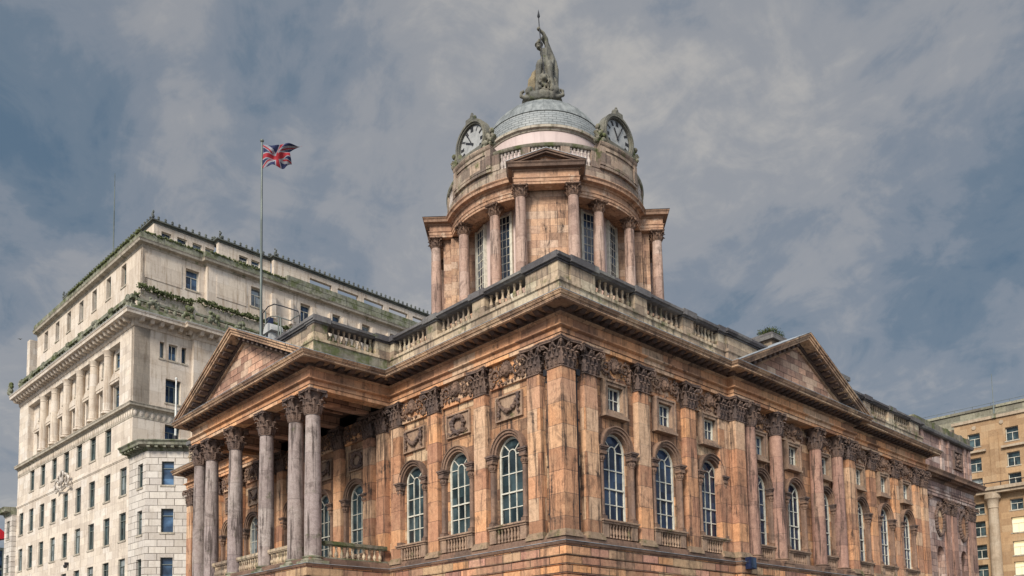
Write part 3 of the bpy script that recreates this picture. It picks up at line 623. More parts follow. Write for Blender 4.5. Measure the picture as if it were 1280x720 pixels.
# ------------------------------------------------------------- pediments
def pediment(T, c, half, front, rise, back, mt='tymp'):
    """half = half-width to the eaves tip; front = v of the frieze face"""
    b = MB(T); m = rise / (half); z0 = 18.262; k = math.sqrt(1 + m * m)
    tb = MB(T); tb.prism([(c - half + 1.2, z0), (c + half - 1.2, z0), (c, z0 + (half - 1.2) * m)], front - .35, front - .02); tym = tb.build('tympanum', mt, hall)
    def layer(bb, t0, t1, v0, v1):                       # t measured down from the raking top line (perpendicular)
        d0, d1 = t0 * k, t1 * k
        for sg in (-1, 1):
            e0 = half - d0 / m; e1 = half - d1 / m; 
            bb.prism([(c + sg * e0, z0), (c, z0 + rise - d0), (c, z0 + rise - d1), (c + sg * e1, z0)], v0, v1)
    rk = MB(T); layer(rk, .0, .10, front - .3, front + 1.0); layer(rk, .102, .24, front - .3, front + .92); layer(rk, .242, .38, front - .3, front + .86)
    rm = MB(T); layer(rm, .382, .60, front - .3, front + .2); layer(rk, .602, .72, front - .3, front + .1)
    for sg in (-1, 1):                                   # raking modillions
        L_ = math.hypot(half, rise); n_ = int((L_ - 1.7) / .62)
        for i in range(n_):
            s_ = 1.45 + i * .62; cu, czz = half - s_ / k, s_ * m / k; du, dz = 1 / k, m / k
            def pt(a, t): return (c + sg * (cu - (a * du) - t * dz), z0 + czz + a * dz - t * du)
            rm.prism([pt(-.14, .39), pt(.14, .39), pt(.14, .55), pt(-.14, .55)], front + .2, front + .74)
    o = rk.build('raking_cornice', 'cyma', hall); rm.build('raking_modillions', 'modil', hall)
    lf = MB(T)
    for sg in (-1, 1): lf.prism([(c + sg * (half + .05), z0), (c, z0 + rise + .022), (c, z0 + rise + .002), (c + sg * half, z0)], back, front + 1.02)
    lf.build('pediment_roof', 'flash', hall)
    rb = MB(T); rb.prism([(c - half, z0), (c + half, z0), (c, z0 + rise - .01)], back, front - .36); rb.build('pediment_attic', 'para', hall)
pediment(FL, 21.1, 8.55, -PX, 3.82, 4.0)
pediment(FR, 21.1, CX1 - 21.1 + .85, CV, 3.75, -1.0)

# portico floor, ceiling, inner beams
b = MB(); b.box(PX + .2, -.02, PY0 + .2, PY1 - .2, 7.18, 7.3); b.build('portico_floor', 'pave', hall)
b = MB(); b.box(PX + .72, .1, PY0 + .72, PY1 - .72, 17.2, 17.3)
for y in COLY[1:-1]: b.box(PX + .72, -.02, y - .34, y + .34, 16.62, 17.198)
for i in range(9):
    y0 = PY0 + 1.2 + i * 1.6; b.box(PX + .9, -.4, y0 - .06, y0 + .06, 17.1, 17.199)
b.build('portico_ceiling', 'tymp', hall)
# steps of pedestal under the portico columns
for y in COLY: b = MB(); b.box(PX - .12, PX + 1.0, y - .62, y + .62, 7.262, 7.3); b.build('column_plinth', 'parag', hall)

# ------------------------------------------------------------- balustrades
BAL = [(.07, 0), (.07, .08), (.045, .11), (.06, .16), (.1, .30), (.095, .38), (.05, .58), (.04, .70), (.05, .74), (.065, .78), (.065, .84), (.05, .86), (.075, .9), (.075, 1)]
def bal_mesh(h, k=1.0):
    b = MB(); b.lathe([(r * k * .95, z * h) for r, z in BAL], seg=10); return b.mesh('baluster', 'para', 50)
BM_ROOF = bal_mesh(.87, 1.2); BM_PORT = bal_mesh(.70, 1.15)
Z1, Z2, Z3 = 19.47, 20.34, 20.62
PQ = PX + .2; POUT = [(0, S), (0, PY1), (PQ, PY1), (PQ, PY0), (0, PY0), (0, 0), (CX0, 0), (CX0, -CV + .2), (CX1, -CV + .2), (CX1, 0), (S, 0), (S, S)]
b = MB(); b.sweep(POUT, [(-.85, 18.28), (-.1, 18.28), (-.1, 19.3), (-.02, 19.32), (-.02, Z1), (-.85, Z1)], True)
b.build('parapet_plinth', 'para', hall)
cp = MB(); cp.sweep(POUT, [(-.95, Z2), (-.05, Z2), (.02, Z2 + .08), (.1, Z2 + .10), (.1, Z3 - .04), (-.45, Z3), (-.95, Z3 - .04)], True)
stuff = MB()
def die(T, u0, u1, v=-.1, d=.7, m='para', parent=None):
    b = MB(T); b.box(u0, u1, v - d, v + .04, Z1, Z2 + .01); o = b.build('pedestal', m, hall)
    c = MB(T); c.box(u0 - .12, u1 + .12, v - d - .12, v + .23, Z2 - .0, Z3 + .035); c.box(u0 - .05, u1 + .05, v - d - .05, v + .12, Z2 - .08, Z2 - .002); c.build('cap_stone', 'cope', o)
    return o
def bay(face, u0, u1, n, v=-.1, T=None, single=True):
    T = T or (FL if face == 'L' else FR); b = MB(T); b.box(u0, u1, v - .42, v - .12, Z1, Z1 + .035)
    o = b.build('balustrade', 'para', hall)
    for i in range(n):
        x, y, z = T(u0 + (i + .5) * (u1 - u0) / n, v - .25, Z1 + .03)
        if single:
            c = bpy.data.objects.new('baluster', BM_ROOF); COL.objects.link(c); c.parent = o; c.location = (x, y, z)
        else: stuff.lathe([(r * 1.28, z + q * .87) for r, q in BAL], (x, y), 8)
def FP(u, v, z): return (-u, PY0 - v, z)                # side of the portico attic: u from the wall outwards
for u0, u1 in ((0.14, 2.26), (5.24, 6.17), (9.08, 10.05), (13.05, 13.5)): die(FL, u0, u1); die(FL, S - u1, S - u0)
for u0, u1 in ((2.26, 5.24), (6.17, 9.08), (10.05, 13.05)): bay('L', u0, u1, 7); bay('L', S - u1, S - u0, 8, single=False)
for u0, u1 in ((0.84, 2.56), (5.57, 6.55), (9.66, 10.62), (13.0, 13.7)): die(FR, u0, u1); die(FR, S - u1, S - u0)
for u0, u1 in ((2.56, 5.57), (6.55, 9.66), (10.62, 13.0)): bay('R', u0, u1, 7); bay('R', S - u1, S - u0, 8, single=False)
die(FR, 13.72, 28.48, CV - .42, .5)                      # solid panel across the centre break
bay('L', .9, 4.0, 9, T=FP); die(FP, 4.0, 4.8); die(FP, -.4, .9 - .01)
die(FL, PY0 + .9, PY1 - .12, -PX - .42)                  # solid attic behind the south pediment
b = MB(lambda u, v, z: (-u, PY1 + v, z)); b.box(.2, 4.2, -.8, -.1, Z1, Z2); b.build('pedestal', 'para', hall)
cp.build('coping', 'cope', hall)
so = stuff.build('baluster_row', 'para', hall, 50); so['kind'] = 'stuff'
b = MB(FP); b.box(.12, 4.82, -.1, -.075, 18.3, 19.3); b.build('mossy_facing', 'parag', hall)
# balustrade between the portico columns
for y0, y1 in ((COLY[1], COLY[2]), (COLY[2], COLY[3]), (COLY[3], COLY[4])):
    b = MB(); x = PX + .42; b.box(x - .17, x + .17, y0 + .5, y1 - .5, 8.42, 8.58); b.box(x - .13, x + .13, y0 + .5, y1 - .5, 8.36, 8.418); b.box(x - .2, x + .2, y0 + .5, y1 - .5, 7.3, 7.68)
    o = b.build('portico_balustrade', 'para', hall); n = 10
    for i in range(n):
        c = bpy.data.objects.new('baluster', BM_PORT); COL.objects.link(c); c.parent = o; c.location = (x, y0 + .62 + (i + .5) * (y1 - y0 - 1.24) / n, 7.67)
for yy in (PY0 + .42, PY1 - .42):
    b = MB(); b.box(PX + 1.05, -.05, yy - .17, yy + .17, 8.42, 8.6); b.box(PX + 1.05, -.05, yy - .13, yy + .13, 8.36, 8.418); b.box(PX + 1.05, -.05, yy - .2, yy + .2, 7.3, 7.72)
    o = b.build('portico_balustrade', 'parag' if yy < 20 else 'para', hall)
    if yy < 20:
        for i in range(10):
            c = bpy.data.objects.new('baluster', BM_PORT); COL.objects.link(c); c.parent = o; c.location = (PX + 1.3 + (i + .5) * (3.5) / 10, yy, 7.68)

# roof deck, chimney
b = MB(); b.box(.9, S - .9, .9, S - .9, 19.0, 19.3); b.box(PX + .9, .9, PY0 + .9, PY1 - .9, 19.0, 19.3); b.build('roof', 'roof', hall)
b = MB(); b.box(24.3, 26.4, 3.0, 4.6, 19.3, 23.75); o = b.build('chimney', 'para', hall); b = MB(); b.box(24.05, 26.65, 2.75, 4.85, 23.75, 24.1); b.box(24.2, 26.5, 2.9, 4.7, 24.1, 24.25); b.build('cap_stone', 'cope', o)
b = MB(); b.box(33.2, 34.6, 2.6, 4.0, 19.3, 23.0); o = b.build('chimney', 'para', hall); b = MB(); b.box(33.0, 34.8, 2.4, 4.2, 23.0, 23.3); b.build('cap_stone', 'cope', o)

# ------------------------------------------------------------- north end block
NX0, NX1, NY = S - .2, 54.5, .5
def FN(u, v, z): return (u, NY - v, z)
nm = MB(FN); holes = [(46.2 - .75, 46.2 + .75, 7.3, 11.2), (51.6 - .75, 51.6 + .75, 7.3, 11.2)]
for c in (46.2, 51.6): arched_fill(nm, c, .75, 10.35, 11.2, -.8, -.18)
wall_grid(nm, NX0, NX1 - .1, 0, 15.15, -.8, -.18, holes); nm.box(NX1 - .8, NX1 - .1, -40, -.8, 0, 20.4)
nm.box(NX0, NX1 - .1, -.8, -.18, 17.1, 20.42); nm.build('wall', 'end', hall)['label'] = 'purplish grey end wall with blind niches and oval wreaths'
b = MB(FN)
for c in (46.2, 51.6): b.box(c - .8, c + .8, -1.0, -.7, 7.2, 11.3)
b.build('niche', 'wall', hall)
PILE = pil_spec(.95, .3, 13.9 - 7.5, 'col'); CE = cap_box(.9, .5, 1.2).mesh('capital', 'cap', 50)
PILE = (PILE[0], PILE[1], [('capital', CE, (0, .25, 13.9 - 7.5)), PILE[2][1]])
for u in (43.1, 47.75, 49.35, 52.95, 54.0): place(PILE, hall, (u, NY - .02, 7.5))
def strip(prof, name, mat):
    b = MB(); b.sweep([(NX0, NY), (NX1, NY), (NX1, NY + 40)], prof); return b.build(name, mat, hall)
strip([(-.4, 15.15), (.02, 15.15), (.02, 15.4), (.06, 15.41), (.06, 15.6), (.13, 15.66), (-.4, 15.66)], 'architrave', 'end')
strip([(-.4, 15.662), (.0, 15.662), (.0, 16.35), (-.4, 16.35)], 'frieze', 'end')
e = MB(); pth = [(NX0, NY), (NX1, NY), (NX1, NY + 40)]
e.sweep(pth, [(-.4, 16.352), (.05, 16.352), (.14, 16.5), (.14, 16.72), (.72, 16.72), (.74, 16.9), (.84, 17.08), (.84, 17.12), (-.4, 17.15)])
def dent(p, d, nn):
    q = [p + d * s + nn * o for s, o in ((-.1, .14), (.1, .14), (.1, .5), (-.1, .5))]
    e.add([(*v, 16.56) for v in q] + [(*v, 16.718) for v in q], [(0, 1, 2, 3), (4, 7, 6, 5), (0, 4, 5, 1), (1, 5, 6, 2), (2, 6, 7, 3), (3, 7, 4, 0)])
along(pth, .42, 0, dent, False); e.build('cornice', 'corn', hall)
strip([(-.9, 20.42), (.05, 20.42), (.16, 20.5), (.2, 20.68), (.2, 20.74), (-.9, 20.76)], 'coping', 'cope')
b = MB(FN); b.box(NX0, NX1 - .1, -.9, -.1, 20.76, 21.45)
for u in (46.2, 49.0, 52.3, 54.2): b.box(u - .3, u + .3, -.95, -.05, 20.76, 21.5)
b.build('parapet', 'parag', hall)
for u in (43.3, 47.6, 49.2, 53.1, 54.1): b = MB(FN); b.box(u - .3, u + .3, -.18, -.04, 17.16, 20.42); b.build('pilaster_strip', 'end', hall)
random.seed(77); b = MB(FN)
for a in ((50.3, 50.45, 18.2, 19.9), (52.15, 52.3, 18.2, 19.9), (50.45, 52.15, 18.2, 18.35), (50.45, 52.15, 19.75, 19.9)): b.box(a[0], a[1], -.2, -.02, a[2], a[3])
for i in range(26): b.blob((51.3 + random.uniform(-.6, .6), -.15, 19.05 + random.uniform(-.55, .55)), random.uniform(.08, .2))
b.build('carved_panel', 'cap', hall, 55)
for c in (46.2, 51.6):
    b = MB(FN)
    for i in range(26): a = i / 26 * 6.283; b.blob((c + .78 * math.cos(a), -.1, 13.15 + 1.15 * math.sin(a)), .17 * random.uniform(.85, 1.15))
    o = b.build('oval_wreath', 'cap', hall, 55); b = MB(FN); vs = [(c + .68 * math.cos(i / 24 * 6.283), 13.15 + 1.03 * math.sin(i / 24 * 6.283)) for i in range(24)]; b.prism(vs, -.17, -.12); b.build('medallion', 'wall', o)
    b = MB(FN)
    for sg in (-1, 1): b.tube([(c, -.08, 14.3), (c + sg * .3, -.05, 14.75), (c + sg * .5, -.05, 14.55), (c + sg * .2, -.05, 14.4), (c + sg * .62, -.08, 14.0), (c + sg * .9, -.08, 13.5)], .07, 6)
    b.blob((c, 0, 14.4), .16); b.build('ribbon', 'cap', o)

# ================================================================== DRUM AND DOME
DC = (20.95, 21.05)
def FD(ang):                                            # u tangential, v radial
    ca, sa = math.cos(R(ang)), math.sin(R(ang))
    return lambda u, v, z: (DC[0] + v * ca - u * sa, DC[1] + v * sa + u * ca, z)
DZ0, DZC, DZA = 27.0, 35.35, 36.12
PORCH = (225, 315, 45, 135)
b = MB(); b.hprism([(DC[0] + 11.6 * math.cos(R(a + 22.5)), DC[1] + 11.6 * math.sin(R(a + 22.5))) for a in range(0, 360, 45)], 19.2, DZ0 - .3); b.hprism([(DC[0] + 11.8 * math.cos(R(a + 22.5)), DC[1] + 11.8 * math.sin(R(a + 22.5))) for a in range(0, 360, 45)], DZ0 - .3, DZ0); b.build('drum_podium', 'drum', hall)
b = MB(); b.lathe([(6.0, DZ0), (6.0, 36.5)], DC, 96); b.build('drum_wall', 'pink', hall, 30)
DCOL = column_spec(.44, .4, DZC - DZ0 - .4, DZA - DZC, 'dcol', 'relief', 'drum_column')
f = MB(); p = MB(); ww, wh = .6, 6.9
for a in ((-ww, -ww + .09, 0, wh), (ww - .09, ww, 0, wh), (-ww + .09, ww - .09, 0, .09), (-ww + .09, ww - .09, wh - .09, wh)): f.box(a[0], a[1], -.1, .2, a[2], a[3])
for x in (-.18, .18): f.box(x - .022, x + .022, -.03, .06, .09, wh - .09)
for i in range(1, 11): f.box(-ww + .09, ww - .09, -.028, .058, i * wh / 11 - .022, i * wh / 11 + .022)
f.box(-ww - .16, -ww, -.14, .2, -.1, wh + .1); f.box(ww, ww + .16, -.14, .2, -.1, wh + .1)
p.box(-ww + .02, ww - .02, .0, .05, 0.02, wh - .02)
DW = ('drum_window', f.mesh('drum_window', 'white'), [('pane', p.mesh('pane', 'glass'))])
def dplace(spec, ang, r, z, lat=0, label=None):
    x, y, _ = FD(ang)(lat, r, 0); return place(spec, hall, (x, y, z), R(ang + 90), label)
for pa in PORCH:
    T = FD(pa)
    for d in (31, 59): dplace(DCOL, pa + d, 7.5, DZ0)
    for d in (32, 58): dplace(DW, pa + d, 6.06, 29.2)
    for u in (-1.9, 1.9): dplace(DCOL, pa, 8.85, DZ0, u)
    b = MB(T); b.box(-1.85, 1.85, 5.6, 8.25, DZ0, 36.2); b.box(-2.2, -1.852, 5.6, 7.6, DZ0, 36.2); b.box(1.852, 2.2, 5.6, 7.6, DZ0, 36.2); b.build('porch_wall', 'drum', hall)
    # porch entablature: three-sided sweep in the porch frame
    def psweep(prof, name, mat, extra=None):
        q = MB(T); pth = [(-2.33, 5.7), (-2.33, 9.3), (2.33, 9.3), (2.33, 5.7)]
        n = len(pth); vs = []; fs = []; k = len(prof); PV = [Vector(x) for x in pth]
        for i, pnt in enumerate(PV):
            nr = []
            if i > 0: d = (PV[i] - PV[i - 1]).normalized(); nr.append(Vector((-d.y, d.x)))
            if i < n - 1: d = (PV[i + 1] - PV[i]).normalized(); nr.append(Vector((-d.y, d.x)))
            m = nr[0] if len(nr) == 1 else (nr[0] + nr[1]) / (1 + nr[0].dot(nr[1]))
            vs += [(pnt.x + m.x * o, pnt.y + m.y * o, z) for o, z in prof]
        for i in range(n - 1):
            for j in range(k): fs.append((i * k + j, i * k + (j + 1) % k, (i + 1) * k + (j + 1) % k, (i + 1) * k + j))
        fs += [tuple(range(k)), tuple(range((n - 1) * k + k - 1, (n - 1) * k - 1, -1))]
        q.add(vs, fs)
        if extra: extra(q)
        return q.build(name, mat, hall)
    psweep([(-.85, DZA), (.0, DZA), (.0, 36.3), (.04, 36.305), (.04, 36.5), (.1, 36.56), (.1, 36.6), (-.85, 36.6)], 'porch_architrave', 'dent')
    psweep([(-.85, 36.602), (-.0, 36.602), (-.0, 37.08), (-.85, 37.08)], 'porch_frieze', 'dent', lambda q: q.box(-1.48, 1.48, 5.7, 8.45, 36.4, 37.0))
    psweep([(-.85, 37.082), (.06, 37.082), (.12, 37.2), (.4, 37.22), (.42, 37.4), (.5, 37.5), (.5, 37.56), (-.85, 37.58)], 'porch_cornice', 'corn')
    rk = MB(T); hw = 2.83; rise = .92; m = rise / hw; k = math.sqrt(1 + m * m)
    for t0, t1, v1 in ((0, .13, 9.8), (.132, .26, 9.7), (.262, .36, 9.42)):
        for sg in (-1, 1): rk.prism([(sg * (hw - t0 * k / m), 37.582), (0, 37.582 + rise - t0 * k), (0, 37.582 + rise - t1 * k), (sg * (hw - t1 * k / m), 37.582)], 7.5, v1)
    o = rk.build('porch_pediment', 'corn', hall)
    tb = MB(T); tb.prism([(-hw + .6, 37.584), (hw - .6, 37.584), (0, 37.584 + (hw - .6) * m)], 7.6, 9.26); tb.build('tympanum', 'dent', o)
    fl = MB(T)
    for sg in (-1, 1): fl.prism([(sg * (hw + .05), 37.583), (0, 37.604 + rise), (0, 37.584 + rise), (sg * hw, 37.583)], 7.2, 9.83)
    fl.build('flashing', 'flash', o)
    if pa != 45:
        for u in ((-2.75,) if pa == 135 else (2.75,) if pa == 315 else ()):
            b = MB(T); b.tube([(u, 9.72, DZ0), (u, 9.72, 37.3)], .035, 5); b.build('lightning_cable', 'flash', hall)
rg = lambda prof, n, m, sm=35: (lambda b: (b.ring(prof, DC, 128), b.build(n, m, hall, sm))[1])(MB())
rg([(6.95, DZA), (7.85, DZA), (7.85, 36.3), (7.9, 36.31), (7.9, 36.5), (7.96, 36.56), (7.96, 36.6), (6.95, 36.6)], 'drum_architrave', 'dent')
rg([(6.95, 36.602), (7.85, 36.602), (7.85, 37.08), (6.95, 37.08)], 'drum_frieze', 'dent')
rg([(6.0, 37.081), (7.92, 37.081), (7.98, 37.2), (8.28, 37.22), (8.3, 37.4), (8.4, 37.5), (8.4, 37.56), (6.0, 37.6)], 'drum_cornice', 'dent')
rg([(5.9, 36.4), (6.96, 36.4), (6.96, 36.5), (5.9, 36.5)], 'drum_soffit', 'drum')
rg([(7.2, 37.595), (8.02, 37.595), (8.02, 38.55), (7.2, 38.55)], 'drum_attic', 'dattic')
ra = MB(); stuff = MB()
for pa in PORCH:
    ra = MB(); ra.ring([(7.62, 39.78), (8.06, 39.78), (8.12, 39.86), (8.12, 40.0), (8.0, 40.06), (7.62, 40.04)], DC, 40, pa - 28.6, pa + 28.6); ra.build('drum_rail', 'parag', hall, 40)
    for a in (-10.5, 10.5, -27.5, 27.5):
        q = MB(FD(pa + a)); q.box(-.34, .34, 7.55, 8.06, 38.55, 39.78); q.build('pedestal', 'dattic', hall)
    for a0, a1, n in ((-25.3, -12.7, 6), (-8, 8, 8), (12.7, 25.3, 6)):
        for i in range(n):
            x, y, _ = FD(pa + a0 + (i + .5) * (a1 - a0) / n)(0, 7.84, 0); stuff.lathe([(r * 1.6, 38.55 + z * 1.23) for r, z in BAL], (x, y), 8)
o = stuff.build('baluster_row', 'white', hall, 50); o['kind'] = 'stuff'
o.data.materials.clear(); o.data.materials.append(stone('pale_baluster_stone', (.52, .45, .40), (.44, .38, .34), (.56, .5, .45), (.12, .1, .09), .5))
# clock pedestals on the four axes, with clocks on them
NUM = ['XII', 'I', 'II', 'III', 'IIII', 'V', 'VI', 'VII', 'VIII', 'IX', 'X', 'XI']
for ang, hr, mi in ((180, 9.92, 55), (270, 11.08, 5), (0, 10, 10), (90, 10, 10)):
    T = FD(ang); b = MB(); b.ring([(7.0, 38.55), (8.2, 38.55), (8.2, 38.75), (8.12, 38.8), (8.12, 40.25), (8.2, 40.3), (8.3, 40.42), (8.3, 40.6), (7.0, 40.62)], DC, 20, ang - 15.2, ang + 15.2); b.build('clock_pedestal', 'dattic', hall, 40)
    b = MB()
    for a in (ang - 13.6, ang + 13.6): b.ring([(8.12, 38.8), (8.25, 38.8), (8.25, 40.25), (8.12, 40.25)], DC, 4, a - 1.6, a + 1.6)
    b.ring([(8.12, 40.0), (8.2, 40.0), (8.2, 40.25), (8.12, 40.25)], DC, 12, ang - 11.9, ang + 11.9); b.ring([(8.12, 38.8), (8.2, 38.8), (8.2, 39.0), (8.12, 39.0)], DC, 12, ang - 11.9, ang + 11.9)
    b.build('pedestal_panel', 'dattic', hall, 40)
    # clock: local plane u (across), z; front at r 7.95
    ZC_ = 41.75; RC = 1.43; b = MB(T)
    def circ(r, n=48): return [(r * math.cos(6.28318 * i / n), ZC_ + r * math.sin(6.28318 * i / n)) for i in range(n)]
    b.prism(circ(RC + .2), 7.35, 7.78)
    A, B_ = circ(RC + .34), circ(RC)
    for i in range(48): b.prism([A[i], A[(i + 1) % 48], B_[(i + 1) % 48], B_[i]], 7.45, 8.02)
    A, B_ = circ(RC + .26), circ(RC + .1)
    for i in range(48): b.prism([A[i], A[(i + 1) % 48], B_[(i + 1) % 48], B_[i]], 8.022, 8.12)
    b.box(-1.3, 1.3, 7.4, 8.1, 40.62, 41.0); b.box(-.42, .42, 7.45, 8.12, ZC_ + 1.66, ZC_ + 1.95)
    for u, z, r in ((-.3, 2.05, .16), (.3, 2.05, .16), (0, 2.2, .2), (0, 2.42, .12)): b.blob((u, 7.8, ZC_ + z), r)
    clock = b.build('clock', 'statue', hall, 45)
    b = MB(T); b.prism(circ(RC + .01), 7.782, 7.84); b.build('clock_face', 'cwhite', clock)
    d = MB(T)
    def stroke(u0, z0, u1, z1, w, v0=7.842, v1=7.862):
        du, dz = u1 - u0, z1 - z0; L_ = math.hypot(du, dz); px, pz = -dz / L_ * w / 2, du / L_ * w / 2
        d.prism([(u0 + px, z0 + pz), (u1 + px, z1 + pz), (u1 - px, z1 - pz), (u0 - px, z0 - pz)], v0, v1)
    sgn = 1                                              # u runs to the viewer's right when seen from outside
    for n, txt in enumerate(NUM):
        th = R(90 - 30 * n); er = (math.cos(th), math.sin(th)); et = (math.sin(th), -math.cos(th)); wd = {'I': .085, 'V': .16, 'X': .16}
        tot = sum(wd[c] for c in txt); q = -tot / 2
        def P(t, r): return (er[0] * r + et[0] * t, ZC_ + er[1] * r + et[1] * t)
        for c in txt:
            m_ = q + wd[c] / 2; q += wd[c]; r0, r1 = .95, 1.31
            if c == 'I': stroke(*P(m_, r0), *P(m_, r1), .075)
            elif c == 'V': stroke(*P(m_, r0), *P(m_ - .06, r1), .075); stroke(*P(m_ + .01, r0), *P(m_ + .06, r1), .05, 7.864, 7.87)
            else: stroke(*P(m_ - .06, r1), *P(m_ + .06, r0), .075); stroke(*P(m_ + .06, r1), *P(m_ - .06, r0), .05, 7.864, 7.87)
    for i in range(48):
        a = 6.28318 * i / 48; a2 = 6.28318 * (i + 1) / 48
        d.prism([(1.36 * math.cos(a), ZC_ + 1.36 * math.sin(a)), (1.36 * math.cos(a2), ZC_ + 1.36 * math.sin(a2)), (1.39 * math.cos(a2), ZC_ + 1.39 * math.sin(a2)), (1.39 * math.cos(a), ZC_ + 1.39 * math.sin(a))], 7.842, 7.86)
    d.build('clock_numerals', 'black', clock)
    for nm_, h_, L_, w_, v in (('hour_hand', hr * 30, .80, .12, 7.88), ('minute_hand', mi * 6, 1.2, .075, 7.9)):
        d = MB(T); th = R(90 - h_); stroke(-math.cos(th) * .2, ZC_ - math.sin(th) * .2, math.cos(th) * L_, ZC_ + math.sin(th) * L_, w_, v, v + .018); d.build(nm_, 'black', clock)
    random.seed(int(ang))
    for sg in (-1, 1):                                   # scrolled supporters either side of the dial
        b = MB(T)
        b.tube([(sg * 1.75, 7.8, 41.6), (sg * 2.0, 7.8, 41.2), (sg * 2.3, 7.8, 40.95), (sg * 2.42, 7.8, 41.25), (sg * 2.25, 7.8, 41.35)], .2, 7)
        for i in range(12): b.blob((sg * random.uniform(1.4, 2.35), 7.8 + random.uniform(-.2, .2), random.uniform(40.65, 41.4)), random.uniform(.12, .26))
        b.blob((sg * 2.2, 7.8, 41.75), .22); b.build('carved_supporter', 'parag', hall, 55)
rg([(4.6, 38.0), (5.0, 38.0), (5.0, 43.0), (4.6, 43.0)], 'dome_drum', 'pink', 30)
rg([(4.6, 42.98), (5.06, 42.98), (5.12, 43.1), (5.26, 43.16), (5.28, 43.34), (4.6, 43.36)], 'dome_gutter', 'offc', 35)
RE, ZE, HD = 5.1, 43.36, 4.4
dp = lambda a: (RE * math.cos(R(a)), ZE + HD * math.sin(R(a)))
b = MB(); b.lathe([dp(a) for a in (0, 4, 8, 12, 16, 18.5)], DC, 96); b.build('tile_band', 'tiles', hall, 60)
b = MB(); b.lathe([(dp(18.5)[0], dp(18.5)[1])] + [(dp(18.5)[0] + .06, dp(18.5)[1] + .01)] + [(r + .03, z + .02) for r, z in [dp(a) for a in range(20, 84, 4)]], DC, 96)
for i in range(32):
    a = i * 11.25; pts = [(*FD(a)(0, dp(q)[0] + .03, 0)[:2], dp(q)[1] + .03) for q in range(20, 78, 6)]; b.tube(pts, .018, 5)
b.build('dome', 'lead', hall, 60)
b = MB(); b.lathe([(1.75, 47.35), (1.75, 47.7), (1.65, 47.75), (1.55, 47.9), (1.55, 48.05), (1.3, 48.1), (1.2, 48.3)], DC, 32); b.build('dome_crown', 'parag', hall, 40)

#__REST__
# ================================================================== STATUE ON THE DOME
st = thing('statue', 'weathered stone seated helmeted figure holding a tall spear on the dome top', 'statue', (DC[0], DC[1], 48.3))
_f = FD(225); T = lambda u, v, z: _f(u * (1 - .17 * min(1, max(0, (z - 49.0) / 1.2))) - .02, v, 48.3 + (z - 48.3) * .92); b = MB(T); random.seed(5)
def limb(pts, r0, r1, n=8):
    P = [Vector(p) for p in pts]; 
    for a, c in zip(P, P[1:]):
        for i in range(n + 1): q = a.lerp(c, i / n); yield q
def chain(pts, r0, r1):
    L_ = list(limb(pts, r0, r1))
    for i, q in enumerate(L_): b.blob(tuple(q), r0 + (r1 - r0) * i / len(L_), None, None, 8, 6)
b.blob((.40, .05, 52.75), .50, .42, .95, 12, 9); b.blob((.36, .18, 53.45), .48, .38, .45, 12, 9); b.blob((.08, .30, 53.62), .2, .2, .3)
b.blob((-.22, .46, 53.95), .27, .31, .37, 14, 10); b.blob((-.27, .76, 53.90), .06, .09, .08); b.blob((-.25, .70, 53.68), .13, .12, .1)       # head, nose, chin
for sg in (-1, 1): b.blob((-.26 + sg * .11, .73, 54.02), .08, .05, .04)                                                                   # brows
b.blob((-.18, .38, 54.20), .34, .38, .25, 14, 9); b.lathe([(.30, 54.05), (.43, 54.02), (.43, 54.08), (.30, 54.14)], (-.2, .46), 16)          # helmet and brim
chain([(-.18, .78, 54.28), (-.17, .5, 54.56), (-.15, .1, 54.58), (-.12, -.2, 54.1)], .07, .1)                                             # crest
chain([(.62, .15, 53.9), (.55, .4, 54.6), (.25, .65, 55.0), (-.2, .9, 55.15)], .25, .13); b.blob((-.27, .95, 55.17), .15)                   # raised arm
for k in range(4): b.tube([(-.27, 1.05, 55.07 + k * .06), (-.12, 1.12, 55.07 + k * .06), (-.05, 1.0, 55.07 + k * .06)], .035, 6)              # fingers round the shaft
chain([(.8, .1, 53.6), (1.18, .2, 52.7), (1.05, .65, 51.95), (.72, .9, 51.75)], .25, .14); b.blob((.64, .95, 51.75), .16)                   # resting arm
chain([(.2, .1, 54.95), (.65, -.1, 54.5), (1.0, -.15, 53.6), (1.3, -.1, 52.7), (1.42, 0, 51.9), (1.35, .1, 50.9), (1.25, .1, 49.4)], .2, .42)   # cloak from the lifted arm
for k in range(5): b.tube([(.45 + .12 * k, .5 - .05 * k, 54.3 - .12 * k), (.6 + .16 * k, .5 - .1 * k, 53.2), (.7 + .17 * k, .45 - .08 * k, 52.0)], .07, 6)
for k in range(5): b.tube([(.0 + .14 * k, .58, 53.6), (.1 + .13 * k, .55, 52.8), (-.05 + .2 * k, .75, 52.0)], .06, 6)
chain([(.4, .1, 51.8), (-.15, .85, 51.85), (-.25, 1.05, 51.5), (-.35, .95, 50.3), (-.35, 1.1, 49.2)], .42, .28)                           # knees and shins
chain([(.6, .1, 51.8), (.75, .9, 51.7), (.8, 1.05, 51.2), (.85, .95, 50.2), (.9, 1.1, 49.2)], .45, .30)
for i in range(12):                                      # robe folds
    a = i / 11; u = -.5 + 1.9 * a; chain([(.4 + .5 * (a - .5), .9 - .3 * abs(a - .5), 51.5), (u, 1.12 - .5 * abs(a - .4), 50.3), (u * 1.06, 1.05 - .5 * abs(a - .4), 48.9)], .09, .13)
b.blob((.5, -.2, 50.2), .95, .75, 1.6, 12, 8)
fig = b.mesh('figure', 'statue', 80, st.location)
